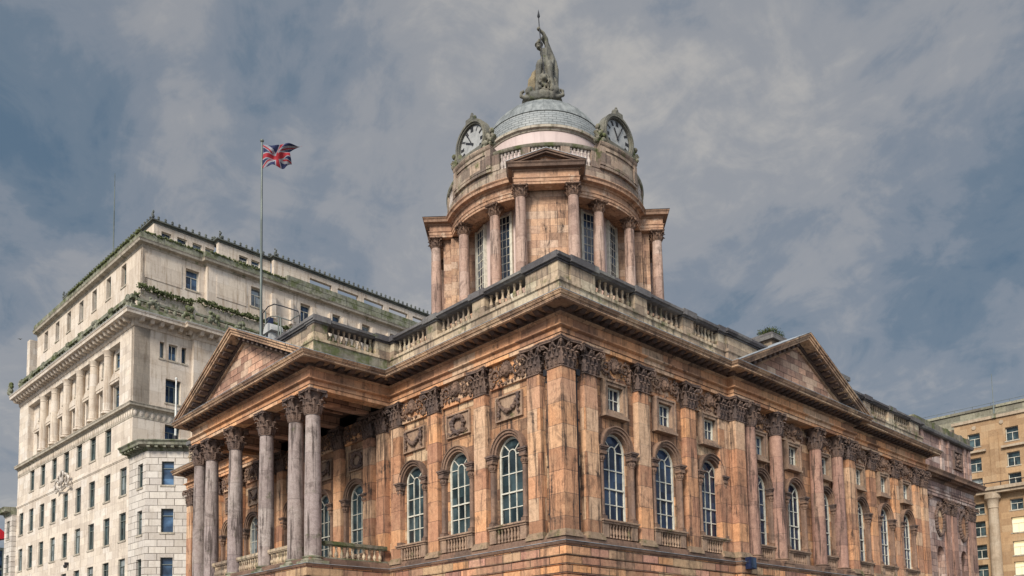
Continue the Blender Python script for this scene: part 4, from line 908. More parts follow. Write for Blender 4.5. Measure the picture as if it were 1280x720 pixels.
def voxel(me, size):
    o = bpy.data.objects.new('tmp', me); COL.objects.link(o); md = o.modifiers.new('r', 'REMESH'); md.mode = 'VOXEL'; md.voxel_size = size; md.use_smooth_shade = True
    s_ = o.modifiers.new('s', 'SMOOTH'); s_.iterations = 1; s_.factor = .4
    ev = o.evaluated_get(bpy.context.evaluated_depsgraph_get()); m2 = bpy.data.meshes.new_from_object(ev); bpy.data.objects.remove(o); return m2
def child(name, me, parent, mat=None):
    o = bpy.data.objects.new(name, me); COL.objects.link(o); o.parent = parent; me.name = name
    if mat: me.materials.clear(); me.materials.append(MT[mat])
    return o
child('figure', voxel(fig, .05), st, 'statue')
b = MB(T); b.tube([(-.18, 1.0, 56.2), (-.13, 1.05, 55.1), (.27, 1.45, 50.0)], .05, 8); b.lathe([(.02, 56.1), (.14, 56.3), (.11, 56.5), (.0, 57.0)], (-.18, 1.0), 8); b.build('spear', 'black', st, 40)
b = MB(T)
chain([(-.25, .5, 51.5), (-.75, .65, 51.0), (-.95, .6, 50.2), (-1.15, .6, 48.9)], .3, .36); chain([(-.4, .6, 50.8), (-.6, .7, 49.8), (-.8, .75, 48.9)], .28, .3)
for i in range(7): b.tube([(-.5 - .09 * i, .85, 51.1 - .07 * i), (-.75 - .09 * i, 1.0, 50.3), (-.55 - .11 * i, .95, 49.3)], .09, 6)
o = child('drapery', voxel(b.mesh('d', 'statue', 80, st.location), .08), st); o.data.materials.clear(); o.data.materials.append(stone('ochre_stone', (.24, .195, .12), (.18, .155, .105), (.28, .22, .13), (.06, .05, .04), .6))
b = MB(T); b.blob((.2, 1.35, 50.1), .36, .3, .36, 10, 7); b.blob((.2, 1.62, 49.95), .2, .2, .18); 
for sg in (-1, 1): b.tube([(.2 + sg * .1, 1.4, 50.5), (.2 + sg * .42, 1.35, 50.35), (.2 + sg * .5, 1.4, 49.9), (.2 + sg * .35, 1.5, 49.55)], .11, 6); b.blob((.2 + sg * .22, 1.55, 50.22), .09)
for i in range(10): b.blob((.2 + random.uniform(-.45, .45), 1.25, 49.2 + random.uniform(-.2, .5)), random.uniform(.12, .22))
child('lion_head', voxel(b.mesh('l', 'statue', 80, st.location), .06), st, 'statue')
b = MB(T)
for i in range(20):
    a = i / 20 * 6.283; b.blob((1.35 * math.cos(a), 1.15 * math.sin(a), 48.75), .36 * random.uniform(.8, 1.2), None, .5)
for sg in (-1, 1):
    b.tube([(sg * .7, 1.0, 48.7), (sg * 1.3, .95, 48.6), (sg * 1.75, .8, 48.9), (sg * 1.8, .75, 49.3), (sg * 1.55, .8, 49.4)], .18, 7)
    b.blob((sg * 1.1, 1.1, 49.2), .4, .3, .4)
b.lathe([(1.2, 48.28), (1.35, 48.35), (1.3, 48.9), (1.0, 49.3)], (0, 0), 16)
child('rock_base', voxel(b.mesh('rb', 'statue', 80, st.location), .08), st, 'statue')

# ================================================================== FLAGPOLE AND FLAG
FPX = (-4.06, 21.1)
fp = thing('flagpole', 'tall slender steel flagpole rising behind the portico pediment', 'flagpole', (*FPX, 19.3), 'bare and flagged flagpoles')
b = MB(); b.lathe([(.085, 19.3), (.085, 24), (.07, 29), (.05, 34.45)], FPX, 12); b.build('pole', 'steel', fp, 40)
b = MB(); b.lathe([(.09, 34.45), (.12, 34.5), (.12, 34.56), (.04, 34.62)], FPX, 12); b.build('finial', 'steel', fp, 40)
b = MB(); b.lathe([(.16, 19.3), (.16, 19.8), (.1, 19.9)], FPX, 12); b.build('pole_collar', 'steel', fp, 40)
def flag_mat(s, t):                                      # union flag pattern, s along 0..2, t down 0..1
    x, y = s, t; cx, cy = abs(x - 1), abs(y - .5)
    if cx < .1 or cy < .1: return 0
    if cx < .1667 or cy < .1667: return 1
    d1 = (y - x / 2) * .894; d2 = (y - (1 - x / 2)) * .894; w = .1; r = .0667
    lo = -r if x < 1 else 0; hi = 0 if x < 1 else r
    if lo < -d1 < hi or (lo < d2 < hi): return 0
    if abs(d1) < w or abs(d2) < w: return 1
    return 2
NS, NTt = 96, 56; px = .0507; vs = []; fs = []; mi = []
dx, dy = .716, -.698
for j in range(NTt + 1):
    for i in range(NS + 1):
        s_, t_ = i / NS, j / NTt; tail = max(0, 1 - t_ / .32)
        X = s_ * (33 + 14 * tail) + .5 * math.sin(6 * t_ + 3 * s_); full = 30 - 9 * s_ - 2 * math.sin(3.1 * s_)
        Y = t_ * full
        if t_ < .32: Y = t_ * full * (1 - .55 * s_ ** 2 * (1 - t_ / .32))
        Y += -1.4 * math.sin(5.5 * s_ + .6) * (1 - .4 * t_) + .8 - 1.5 * s_ ** 3 * tail + 1.3 * math.sin(9 * s_ - 4 * t_) * .5 * s_
        dep = (.20 * math.sin(7.5 * s_ - 3.2 * t_) + .08 * math.sin(15 * s_ + 5 * t_)) * min(1, s_ * 3) + .5 * s_ * t_
        vs.append((FPX[0] + .06 * dx + X * px * dx + dep * .698, FPX[1] + .06 * dy + X * px * dy + dep * .716, 34.25 - Y * px))
for j in range(NTt):
    for i in range(NS):
        fs.append((j * (NS + 1) + i, j * (NS + 1) + i + 1, (j + 1) * (NS + 1) + i + 1, (j + 1) * (NS + 1) + i)); mi.append(flag_mat((i + .5) / NS * 2, (j + .5) / NTt))
b = MB(); b.add(vs, fs); b.mi = mi; fl = b.build('flag', ['fred', 'fwhite', 'fblue'], None, 80); tag(fl, 'red, white and blue union flag streaming from the tall flagpole', 'flag')
sm = fl.modifiers.new('thickness', 'SOLIDIFY'); sm.thickness = .006

# ================================================================== ROOF ODDMENTS
rl = thing('roof_guardrail', 'bent metal guardrail and ladder head on the roof beside the flagpole', 'guardrail', (-3, 20.7, 19.3))
b = MB(); b.tube([(-3, 23.0, 19.3), (-3, 23.0, 24.4), (-3, 22.3, 24.6), (-3, 21.5, 24.5), (-3, 20.5, 24.05), (-3, 18.5, 23.05), (-3, 18.3, 22.7), (-3, 18.3, 19.3)], .035, 8); b.build('top_rail', 'black', rl, 60)
b = MB(); b.tube([(-3, 22.6, 23.6), (-3, 21.9, 23.85), (-3, 21.2, 23.63), (-3, 19.4, 22.76), (-3, 18.9, 22.8), (-3, 18.4, 22.75)], .03, 8); b.build('lower_rail', 'steel', rl, 60)
for y, z in ((22.6, 24.4), (20.9, 23.4), (20.6, 23.3)):
    b = MB(); b.tube([(-3, y, 19.3), (-3, y, z)], .045, 8); b.build('post', 'steel', rl, 60)
b = MB(); b.box(-2.9, -2.6, 22.35, 22.7, 19.3, 24.0); tag(b.build('roof_cabinet', 'blue'), 'narrow blue cabinet on the roof just beside the flagpole foot', 'cabinet')
cw = thing('roof_cowl', 'white hooded vent cowl on the roof behind the portico pediment', 'vent', (-3, 21.5, 19.3))
b = MB(); pts = [(-2.7 - .5 * math.cos(R(a)) * .6, 21.5 + .0, 0) for a in (0,)]
b.prism([(-.55, 0)] + [(.55 * math.cos(R(180 - a)), .55 * math.sin(R(a))) for a in range(15, 180, 15)] + [(.55, 0)], -.4, .4); b.v = [(-3 + v, 21.6 + u, 22.65 + z) for u, v, z in b.v]; b.build('hood', 'wcowl', cw, 40)
b = MB(); b.lathe([(.3, 19.3), (.3, 22.7)], (-3, 21.6), 12); b.build('duct', 'wcowl', cw, 40)
fd = thing('floodlight', 'dark blue floodlight sitting on the string course under the engaged columns', 'floodlight', (14.0, -.75, 7.27))
b = MB(); b.box(13.75, 14.35, -.95, -.62, 6.85, 7.5); b.build('housing', 'blue', fd); b = MB(); b.box(13.8, 14.3, -.98, -.951, 6.9, 7.45); b.build('lens', 'glass', fd); b = MB(); b.tube([(14.05, -.6, 7.29), (14.05, -.62, 7.35), (13.72, -.8, 7.35), (13.72, -.8, 7.2)], .03, 6); b.build('bracket', 'black', fd)
def shrub(name, label, c, r, n, cat='shrub', leafsz=.12, flat=.7):
    random.seed(len(label)); b = MB()
    cl = [(c[0] + random.uniform(-1, 1) * r[0] * .7, c[1] + random.uniform(-1, 1) * r[1] * .7, c[2] + random.uniform(.2, 1) * r[2] * .7) for _ in range(9)]
    for i in range(n):
        q = random.choice(cl); p = Vector((q[0] + random.gauss(0, r[0] * .2), q[1] + random.gauss(0, r[1] * .2), max(c[2], q[2] + random.gauss(0, r[2] * .2))))
        a = Vector((random.gauss(0, 1), random.gauss(0, 1), random.gauss(0, 1))).normalized(); d = a.orthogonal().normalized(); e = a.cross(d); s_ = leafsz * random.uniform(.6, 1.3)
        b.add([tuple(p - d * s_), tuple(p + e * s_ * .5), tuple(p + d * s_), tuple(p - e * s_ * .5)], [(0, 1, 2, 3)])
    o = thing(name, label, cat, c); b.build('foliage', 'leaf', o)
    b = MB()
    for q in cl: b.tube([c, tuple((Vector(c) + Vector(q)) / 2 + Vector((0, 0, .05))), q], .02, 5)
    b.build('stem', 'oframe', o)
shrub('shrub', 'green bush growing out of the chimney top beside the east pediment', (25.4, 3.8, 24.2), (1.0, .8, .8), 3200, leafsz=.06)

# ================================================================== OFFICE BUILDING (pale, behind)
O0 = Vector((-.187, 54.666, 0)); r2 = Vector((.99867, .05164, 0)); l2 = Vector((-.05164, .99867, 0)); RZ = math.atan2(.05164, .99867)
off = thing('office_building', 'tall pale stone office building with stepped mossy upper storeys and rows of dark windows', 'office building', tuple(O0))
def FO(u, w, z): p = O0 + r2 * u + l2 * w; return (p.x, p.y, z)
def FOL(u, v, z): return FO(-v, u, z)                   # long left front: u runs away from the corner
def FOR(u, v, z): return FO(u, -v, z)                   # right front
def owin(w, h, mull=1, tr=.62, d=.35, white=False, gm='oglass', mat=None):
    f = MB(); m = mat or ('white' if white else 'oframe')
    for a in ((-w, -w + .07, 0, h), (w - .07, w, 0, h), (-w + .07, w - .07, 0, .07), (-w + .07, w - .07, h - .07, h)): f.box(a[0], a[1], d, d + .1, a[2], a[3])
    for i in range(mull): x = (i + 1) / (mull + 1) * 2 * w - w; f.box(x - .035, x + .035, d + .01, d + .09, .07, h * tr if tr else h - .07)
    if tr: f.box(-w + .07, w - .07, d + .012, d + .088, h * tr, h * tr + .06)
    p = MB(); p.box(-w + .02, w - .02, d + .11, d + .14, .02, h - .02)
    s = MB(); s.box(-w - .12, w + .12, -.07, .3, -.16, -.002)
    return ('office_window', f.mesh('office_window', m), [('pane', p.mesh('pane', gm)), ('sill', s.mesh('sill', 'offc'))])
def oplace(spec, side, u, z, v=0):
    p = FOL(u, v, z) if side == 'L' else FOR(u, v, z); return place(spec, off, p, RZ - math.pi / 2 if side == 'L' else RZ)
LW = 34.25; WC = [1.98, 5.9, 9.9, 13.7, 17.5, 21.3, 25.1, 28.85, 32.5]; ROWS = [(1.3, 3.9), (5.6, 8.2), (9.92, 12.52), (14.24, 16.87), (18.56, 21.2)]; RA = (23.32, 25.85)
W1 = owin(.8, 2.62, 1, .72, d=.14, gm='glassg'); WA = owin(.8, 2.53, 1, .72, d=.14, gm='glassg')
b = MB(FOL); holes = [(c - .8, c + .8, z0, z1) for z0, z1 in ROWS for c in WC] + [(c - .8, c + .8, *RA) for c in WC[1:8]]
wall_grid(b, .6, LW, 0, 27.0, -.6, 0, holes); b.build('left_wall', 'off', off)
for z0, z1 in ROWS:
    for c in WC: oplace(W1, 'L', c, z0)
for c in WC[1:8]: oplace(WA, 'L', c, RA[0])
b = MB(FOL); b.box(0, LW, -.1, .1, 22.05, 22.25); b.box(0, LW, -.1, .05, 21.95, 22.048); b.build('band_course', 'off', off)
# giant order storey
UC = [3.35, 6.85, 10.65, 14.5, 18.4, 22.25, 26.05, 30.6]; BC = [(a + c) / 2 for a, c in zip(UC, UC[1:])]; BC[0] = 5.2; BC[-1] = 28.3
b = MB(FOL); wall_grid(b, 3.35, 30.9, 27.0, 33.9, -1.5, -.62, [(c - .8, c + .8, 27.5, 30.1) for c in BC] + [(c - .8, c + .8, 31.9, 33.5) for c in BC])
b.box(.0, 3.35, -1.5, 0, 27.0, 34.5); b.box(30.9, LW, -1.5, 0, 27.0, 34.5); b.box(3.35, 30.9, -1.5, .0, 33.9, 34.5); b.build('colonnade_wall', 'off', off)
WB = owin(.8, 2.6, 1, .72, d=.12); WT = owin(.8, 1.6, 1, .62, d=.12)
for c in BC: oplace(WB, 'L', c, 27.5, -.62); oplace(WT, 'L', c, 31.9, -.62)
for i, c in enumerate(BC):
    b = MB(FOL); b.box(c - 1.0, c - .82, -.62, -.5, 27.3, 30.3); b.box(c + .82, c + 1.0, -.62, -.5, 27.3, 30.3); b.box(c - 1.1, c + 1.1, -.62, -.2, 30.3, 30.55)
    if i % 2 == 0: b.prism([(c - 1.2, 30.552), (c + 1.2, 30.552), (c, 31.35)], -.62, -.15)
    else: b.prism([(c - 1.2, 30.552)] + [(c + 1.2 * math.cos(R(a)), 30.552 + .75 * math.sin(R(a))) for a in range(0, 181, 20)], -.62, -.15)
    b.build('window_hood', 'offs', off)
oc = MB(); oc.lathe([(.62, 0), (.62, .15), (.5, .22), (.56, .3), (.46, .38), (.47, 2.3), (.41, 5.75), (.46, 5.8), (.42, 5.85), (.44, 6.1), (.6, 6.3), (.6, 6.4)], seg=18); om = oc.mesh('column', 'offs', 40)
for u in UC[1:7]: place(('column', om, []), off, FOL(u, -.25, 27.5), 0)
# right front (short bay at the corner, then a shallow break)
b = MB(FOR); J = 5.55; trip = [(2.42, 2.86, 32.0, 33.6), (3.28, 4.16, 32.0, 33.6), (4.56, 5.04, 32.0, 33.6)]; sg_ = [(3.03, 4.53, 27.75, 30.1), (3.03, 4.53, 23.2, 25.6), (3.03, 4.53, 18.6, 21.2)]
wall_grid(b, 0, J, 0, 34.5, -.6, 0, trip + sg_)
more = [(u - .75, u + .75, z, z + 2.4) for u in (9.5, 15, 21, 27, 33) for z in (27.7, 23.2, 18.6, 14)]
wall_grid(b, J, 40, 0, 34.5, -.6, .5, more); b.build('right_wall', 'offs', off)
for u0, u1, z0, z1 in trip: oplace(owin((u1 - u0) / 2, z1 - z0, 1 if u1 - u0 > .6 else 0, 0, white=u1 - u0 > .6), 'R', (u0 + u1) / 2, z0)
WR3 = owin(.75, 2.4, 2, .7)
for u0, u1, z0, z1 in sg_: oplace(WR3, 'R', (u0 + u1) / 2, z0)
for u0, u1, z0, z1 in more: oplace(WR3, 'R', (u0 + u1) / 2, z0, .5)
b = MB(FO); b.box(39, 40, .3, LW, 0, 43); b.box(.6, 39, LW - 1, LW, 0, 43); b.box(.5, 39.5, .5, LW - .5, 34.4, 35.4); b.build('core_wall', 'off', off)
OP = [(0, LW), (0, 0), (J, 0), (J, -.5), (40, -.5)]
def osweep(prof, name, mat, path=OP):
    q = MB(lambda x, y, z: FO(x, y, z)); q.sweep(path, prof); return q.build(name, mat, off)
osweep([(-.3, 25.72), (.04, 25.72), (.04, 26.55), (.12, 26.6), (.18, 26.7), (.42, 26.74), (.44, 26.9), (.5, 27.0), (.5, 27.05), (-.3, 27.1)], 'string_course', 'offc')
random.seed(12); b = MB(FOR)
for i in range(60): u = i * .55 + .2; b.blob((u, (.06 if u < J else .56), 26.13), .2, .06, .3, 6, 4)
b.build('carved_band', 'offs', off, 55)
b = MB(FOL)
for i in range(62): b.blob((i * .55 + .2, .06, 26.13), .2, .06, .3, 6, 4)
b.build('carved_band', 'offs', off, 55)
q = MB(lambda x, y, z: FO(x, y, z)); q.sweep(OP, [(-.4, 34.5), (.06, 34.5), (.15, 34.62), (.2, 35.18), (1.15, 35.2), (1.18, 35.45), (1.25, 35.52), (1.25, 35.6), (-.4, 35.66)])
def obr(p, d, nn):
    c = [p + d * s + nn * o for s, o in ((-.17, .18), (.17, .18), (.17, 1.0), (-.17, 1.0))]; c2 = [p + d * s + nn * o for s, o in ((-.17, .18), (.17, .18), (.17, .75), (-.17, .75))]
    q.add([(*v, 34.82) for v in c2] + [(*v, 35.198) for v in c], [(0, 1, 2, 3), (4, 7, 6, 5), (0, 4, 5, 1), (1, 5, 6, 2), (2, 6, 7, 3), (3, 7, 4, 0)])
along(OP, .95, 0, obr, False); q.build('main_cornice', 'offs', off)
osweep([(.9, 35.61), (1.28, 35.602), (1.28, 35.66), (.9, 35.68)], 'cornice_flashing', 'wcowl')
osweep([(-1.0, 35.65), (.55, 35.65), (.55, 36.3), (-1.0, 36.3)], 'parapet_base', 'offg')
b = MB(FOL)                                             # left parapet: balustrade with carved urns
b.box(0, LW, -.2, .3, 37.2, 37.55)
for i in range(40): b.lathe([(r * 2.2, 36.3 + z * .9) for r, z in BAL], (.6 + i * .86, .05), 8)
b.build('left_balustrade', 'offg', off)
random.seed(3)
for i in range(9):
    b = MB(FOL); u = 1 + i * 4.0; b.box(u - .4, u + .4, -.25, .4, 36.3, 37.6)
    for k in range(6): b.blob((u + random.uniform(-.4, .4), .35, 36.6 + random.uniform(0, .9)), random.uniform(.12, .3))
    b.build('carved_urn', 'offg', off, 55)
b = MB(FOL)
for k in range(9): b.blob((LW + .6 + random.uniform(-.4, .4), .9, 36 + k * .17), random.uniform(.2, .4))
b.build('carved_urn', 'offg', off, 55)
b = MB(FOR); b.box(.6, J, -.7, -.2, 36.3, 38.3); b.box(J, 40, -.7, .3, 36.3, 38.4); b.build('blocking_wall', 'offc', off)
PWn = owin(.52, .95, 0, 0, d=.02, white=False)
for u in (2.5, 4.0): oplace(PWn, 'R', u, 37.05, -.19)
random.seed(31); b = MB(FOR)
b.box(0, J, .15, .4, 36.9, 37.1); b.box(J, 30, .65, .9, 36.95, 37.15)
for i in range(34): u = i * .85 + .3; b.blob((u, .3 if u < J else .8, 36.65), .22, .12, .33)
for u in (1.6, 4.9, 7.4, 10.3, 13.2):
    for k in range(9): b.blob((u + random.uniform(-.5, .5), (.35 if u < J else .85), 36.7 + random.uniform(0, .95)), random.uniform(.12, .3))
b.build('right_balustrade', 'offg', off, 55)
# first set-back storey
SB = [(1.05, LW - 2.3), (1.05, 1.0), (7.3, 1.0), (7.3, .4), (40, .4)]
def FSB(face): return (lambda u, v, z: FO(1.05 - v, u, z)) if face == 'L' else (lambda u, v, z: FO(u, 1.0 - v, z))
b = MB(FSB('L')); S1 = [5.55, 9.5, 13.4, 17.25, 21.1, 24.85, 28.75]; wall_grid(b, 1.0, LW - 2.3, 35.5, 43.0, -.5, 0, [(c - .62, c + .62, 40.5, 42.75) for c in S1])
b.build('setback_wall', 'offs', off)
SWn = owin(.62, 2.25, 1, .66)
for c in S1: place(SWn, off, FSB('L')(c, 0, 40.5), RZ - math.pi / 2)
b = MB(FSB('R')); sw2 = [(u - .68, u + .68, 40.2, 42.3) for u in (6.03,)]; sw3 = [(u - .62, u + .62, 40.3, 42.45) for u in (12.75, 18.7, 22.7, 26.9, 31.0, 35)]
wall_grid(b, 1.05, 7.3, 35.5, 43.0, -.5, 0, sw2); wall_grid(b, 7.3, 40, 35.5, 43, -.5, .6, sw3); b.build('setback_wall', 'offs', off)
SW4 = owin(.68, 2.1, 1, .66, white=True)
place(SW4, off, FSB('R')(6.03, 0, 40.2), RZ)
for u0, u1, z0, z1 in sw3: place(SW4, off, FSB('R')((u0 + u1) / 2, .6, 40.3), RZ)
for u0, u1 in ((1.3, 4.9), (8.3, 11.6), (13.9, 17.5), (19.8, 21.6), (24, 25.8)):
    v = 0 if u0 < 7 else .6; b = MB(FSB('R')); b.box(u0, u1, v, v + .05, 40.0, 42.4); b.build('wall_panel', 'offs', off)
for u in (15.7, 20.7, 24.8, 28.9):
    for a, c in ((u - 1.4, u - .9), (u + .9, u + 1.2)): b = MB(FSB('R')); b.box(a, c, .6, 1.1, 39.5, 42.2); b.build('buttress', 'offs', off)
osweep([(-.4, 43.0), (.04, 43.0), (.1, 43.2), (.5, 43.3), (.55, 43.5), (.62, 43.58), (-.4, 43.62)], 'setback_cornice', 'offc', SB)
osweep([(-.35, 43.62), (.45, 43.62), (.45, 44.25), (-.35, 44.28)], 'setback_parapet', 'offg', SB)
b = MB(FO); b.box(16.2, 40, -.06, .5, 44.29, 44.85); b.build('solid_parapet', 'offg', off)
b = MB(FO); b.box(1.5, 39.6, 1.2, LW - 2.5, 42.9, 43.5); b.build('roof', 'roof', off)
# top storey
TP = [(2.5, 27.0), (2.5, 2.0), (8.8, 2.0), (8.8, 1.1), (14.8, 1.1), (14.8, .45), (40, .45)]
b = MB(FO); b.box(2.5, 3.0, 2.0, 27.0, 43.4, 46.3)
def FT(w): return lambda u, v, z: FO(u, w - v, z)
tw = [(u - .5, u + .5, 44.65, 45.75) for u in (3.75, 5.5, 7.0)] 
q = MB(FT(2.0)); wall_grid(q, 3.0, 8.8, 43.4, 46.3, -.5, 0, [(u - .5, u + .5, 44.75, 45.75) for u in (3.75, 5.35, 6.95, 8.3)]); b.v += q.v; b.f += [tuple(i + len(b.v) - len(q.v) for i in f) for f in q.f]; b.mi += q.mi
q = MB(FT(1.1)); wall_grid(q, 8.8, 14.8, 43.4, 46.3, -.5, 0, [(u - .5, u + .5, 44.6, 45.75) for u in (11.6, 13.0)]); b.v += q.v; b.f += [tuple(i + len(b.v) - len(q.v) for i in f) for f in q.f]; b.mi += q.mi
b.build('top_storey_wall', 'offs', off)
TWn = owin(.5, 1.0, 1, .5, d=.2, white=True); TW2 = owin(.5, 1.15, 1, .62, d=.2, white=True)
for u in (3.75, 5.35, 6.95, 8.3): place(TWn, off, FO(u, 2.0, 44.75), RZ)
for u in (11.6, 13.0): place(TW2, off, FO(u, 1.1, 44.6), RZ)
b = MB(FT(.45)); wall_grid(b, 14.8, 40, 43.6, 46.3, -.45, 0, [(u0, u1, 44.3, 45.75) for u0, u1 in ((19.3, 22.2), (23.0, 25.9), (26.7, 29.6), (30.4, 33.3), (34.1, 37.0))]); b.build('open_loggia', 'offs', off)
b = MB(FO); b.box(3.0, 14.8, 6, 26, 43.4, 46.3); b.build('plant_room', 'offs', off)
osweep([(-.4, 46.3), (.05, 46.3), (.1, 46.45), (.3, 46.5), (.3, 46.62), (-.4, 46.7)], 'eaves', 'offd', TP)
b = MB(); b.lathe([(.05, 0), (.13, .08), (.10, .2), (.14, .28), (.02, .43)], seg=6); CRM = b.mesh('antefix', 'offd', 50)
def cres(p, d, nn):
    c = p + nn * .22; place(('antefix', CRM, []), off, FO(c.x, c.y, 46.62))
along(TP, .67, 0, cres, False)
for u, w in ((2.3, 1.8), (8.9, .95), (14.9, .3), (2.3, 27.0)):
    b = MB(FO)
    for k in range(5): b.blob((u + random.uniform(-.1, .1), w + random.uniform(-.1, .1), 46.8 + k * .16), .17 - .02 * k)
    b.build('roof_finial', 'offd', off, 50)
# moss hedging the ledges: nobody could count its tufts
random.seed(9); b = MB(FO); segs = [((.35, 0), (6.1, 0), 38.35, 38.85), ((6.1, -.4), (40, -.4), 38.55, 39.05), ((.2, 0), (.2, LW), 37.5, 37.9)]
for (x0, y0), (x1, y1), z0, z1 in segs:
    L_ = math.hypot(x1 - x0, y1 - y0)
    if 0: b.box(min(x0, x1) - (.18 if x0 == x1 else 0), max(x0, x1) + (.18 if x0 == x1 else 0), min(y0, y1) - (.18 if y0 == y1 else 0), max(y0, y1) + (.18 if y0 == y1 else 0), z0, z1 - .12)
    for i in range(int(L_ * 120)):
        t_ = random.random(); d_ = t_ * L_; top = z0 + (z1 - z0) * (.62 + .25 * math.sin(d_ * 1.9) * math.sin(d_ * .7 + 1) + .18 * math.sin(d_ * 5.3)); zz = random.uniform(z0 - .05, top)
        if random.random() < .06: zz = z0 - random.uniform(0, .6) * abs(math.sin(d_ * 2.3))
        b.blob((x0 + (x1 - x0) * t_ + random.uniform(-.24, .24), y0 + (y1 - y0) * t_ + random.uniform(-.24, .24), zz), random.uniform(.04, .10), None, None, 5, 3)
for (x0, y0), (x1, y1), z0, z1 in [((1.0, .62), (7, .62), 44.2, 44.45), ((.6, .6), (.6, 20), 44.2, 44.4), ((7.5, 0), (16, 0), 44.2, 44.45)]:
    L_ = math.hypot(x1 - x0, y1 - y0)
    for i in range(int(L_ * 40)):
        t_ = random.random(); b.blob((x0 + (x1 - x0) * t_ + random.uniform(-.15, .15), y0 + (y1 - y0) * t_ + random.uniform(-.15, .15), random.uniform(z0, z1 - .05)), random.uniform(.05, .12), None, None, 5, 3)
tag(b.build('ledge_moss', 'moss', None, 60), 'thick green moss and weeds along the ledges of the pale office building', 'moss', kind='stuff')
random.seed(15); b = MB(FOL)
for u0, z0, k, st in ((15.7, 22.2, 1, .6), (16.7, 22.6, -1, .55), (18.1, 22.6, 1, .55), (19.1, 22.2, -1, .6), (17.4, 23.0, 1, .7)):
    b.tube([(u0 + k * .62 * math.cos(a * st) * (1 - a / 15), .35 + .02 * a, z0 + .72 * math.sin(a * st) * (1 - a / 15)) for a in range(13)], lambda t: .14 - .06 * t, 6)
b.tube([(15.2, .3, 21.5), (16.2, .35, 21.75), (17.4, .4, 21.5), (18.6, .35, 21.75), (19.6, .3, 21.5)], .1, 6); b.blob((17.4, .45, 22.5), .3, .2, .42, 8, 6)
b.build('carved_emblem', 'offr', off, 55)
# canted corner wing
wp = [(-.2, .0), (-.2, -3.7), (3.55, -6.72), (9, -6.72), (9, 0)]
WD = Vector((3.4, -2.74)).normalized(); WN_ = Vector((WD.y, -WD.x))
FWF = lambda u, v, z: FO(-.2 + WD.x * u + WN_.x * v, -3.7 + WD.y * u + WN_.y * v, z)
b = MB(FWF); wall_grid(b, 0, 4.82, 0, 21.7, -.6, 0, [(1.34, 2.40, z, z + 2.15) for z in (5.6, 9.9, 14.3, 18.6)]); b.build('wing_front', 'offr2', off)
b = MB(lambda u, v, z: FO(-.2 - v, u, z)); wall_grid(b, -3.7, .02, 0, 21.7, -.6, 0, [(-3.0, -1.9, z - .1, z + 2.1) for z in (5.6, 9.9, 14.3, 18.6)]); b.build('wing_side', 'offr', off)
b = MB(FO); b.box(3.4, 9, -6.72, -6.1, 0, 21.7); b.hprism([(.4, 0), (.4, -3.5), (3.4, -6), (9, -6), (9, 0)], 21.3, 21.7); b.build('wing_roof', 'offr', off)
q = MB(lambda x, y, z: FO(x, y, z)); wpath = [(-.2, .3), (-.2, -3.7), (3.55, -6.72), (9, -6.72)]
q.sweep(wpath, [(-.5, 21.7), (.05, 21.7), (.15, 22.0), (.8, 22.1), (.85, 22.3), (1.0, 22.45), (1.0, 22.52), (-.5, 22.6)])
def obr2(p, d, nn):
    c = [p + d * s + nn * o for s, o in ((-.13, .1), (.13, .1), (.13, .7), (-.13, .7))]
    q.add([(*v, 21.9) for v in c] + [(*v, 22.098) for v in c], [(0, 1, 2, 3), (4, 7, 6, 5), (0, 4, 5, 1), (1, 5, 6, 2), (2, 6, 7, 3), (3, 7, 4, 0)])
along(wpath, .7, 0, obr2, False); q.build('wing_cornice', 'offg', off)
WW = owin(.53, 2.15, 0, .7, d=.2, gm='oglass'); WW2 = owin(.55, 2.2, 0, .7, d=.2, gm='glassg')
for z in (18.6, 14.3, 9.9, 5.6):
    p = Vector((-.2, -3.7)) + WD * 1.87; place(WW, off, FO(p.x, p.y, z), RZ + math.atan2(WD.y, WD.x)); place(WW2, off, FO(-.2, -2.45, z - .1), RZ - math.pi / 2)
b = MB(lambda u, v, z: FO(-.5 - v, u, z)); wall_grid(b, LW, LW + 2.9, 0, 21.2, -.6, 0, [(LW + .9, LW + 2.0, z, z + 2.2) for z in (10, 14.2, 18.4)]); b.box(LW, LW + .5, -5, -.6, 0, 21.2); b.box(LW, LW + 2.9, -5, -.6, 20.9, 21.2); b.build('far_wing', 'offr', off)
osweep([(-.5, 21.2), (.05, 21.2), (.15, 21.5), (.7, 21.6), (.75, 21.9), (.9, 22.1), (-.5, 22.2)], 'wing_cornice', 'offg', [(5, LW + 2.9), (-.5, LW + 2.9), (-.5, LW + .1)])
for z in (18.4, 14.2, 10): place(WW2, off, FO(-.5, LW + 1.45, z), RZ - math.pi / 2)
b = MB(FOL); b.box(15.95, 16.25, 0, .35, 13.3, 13.6); b.lathe([(.12, 13.0), (.2, 13.1), (.2, 13.3)], (16.1, .3), 8); b.build('wall_lamp', 'black', off)

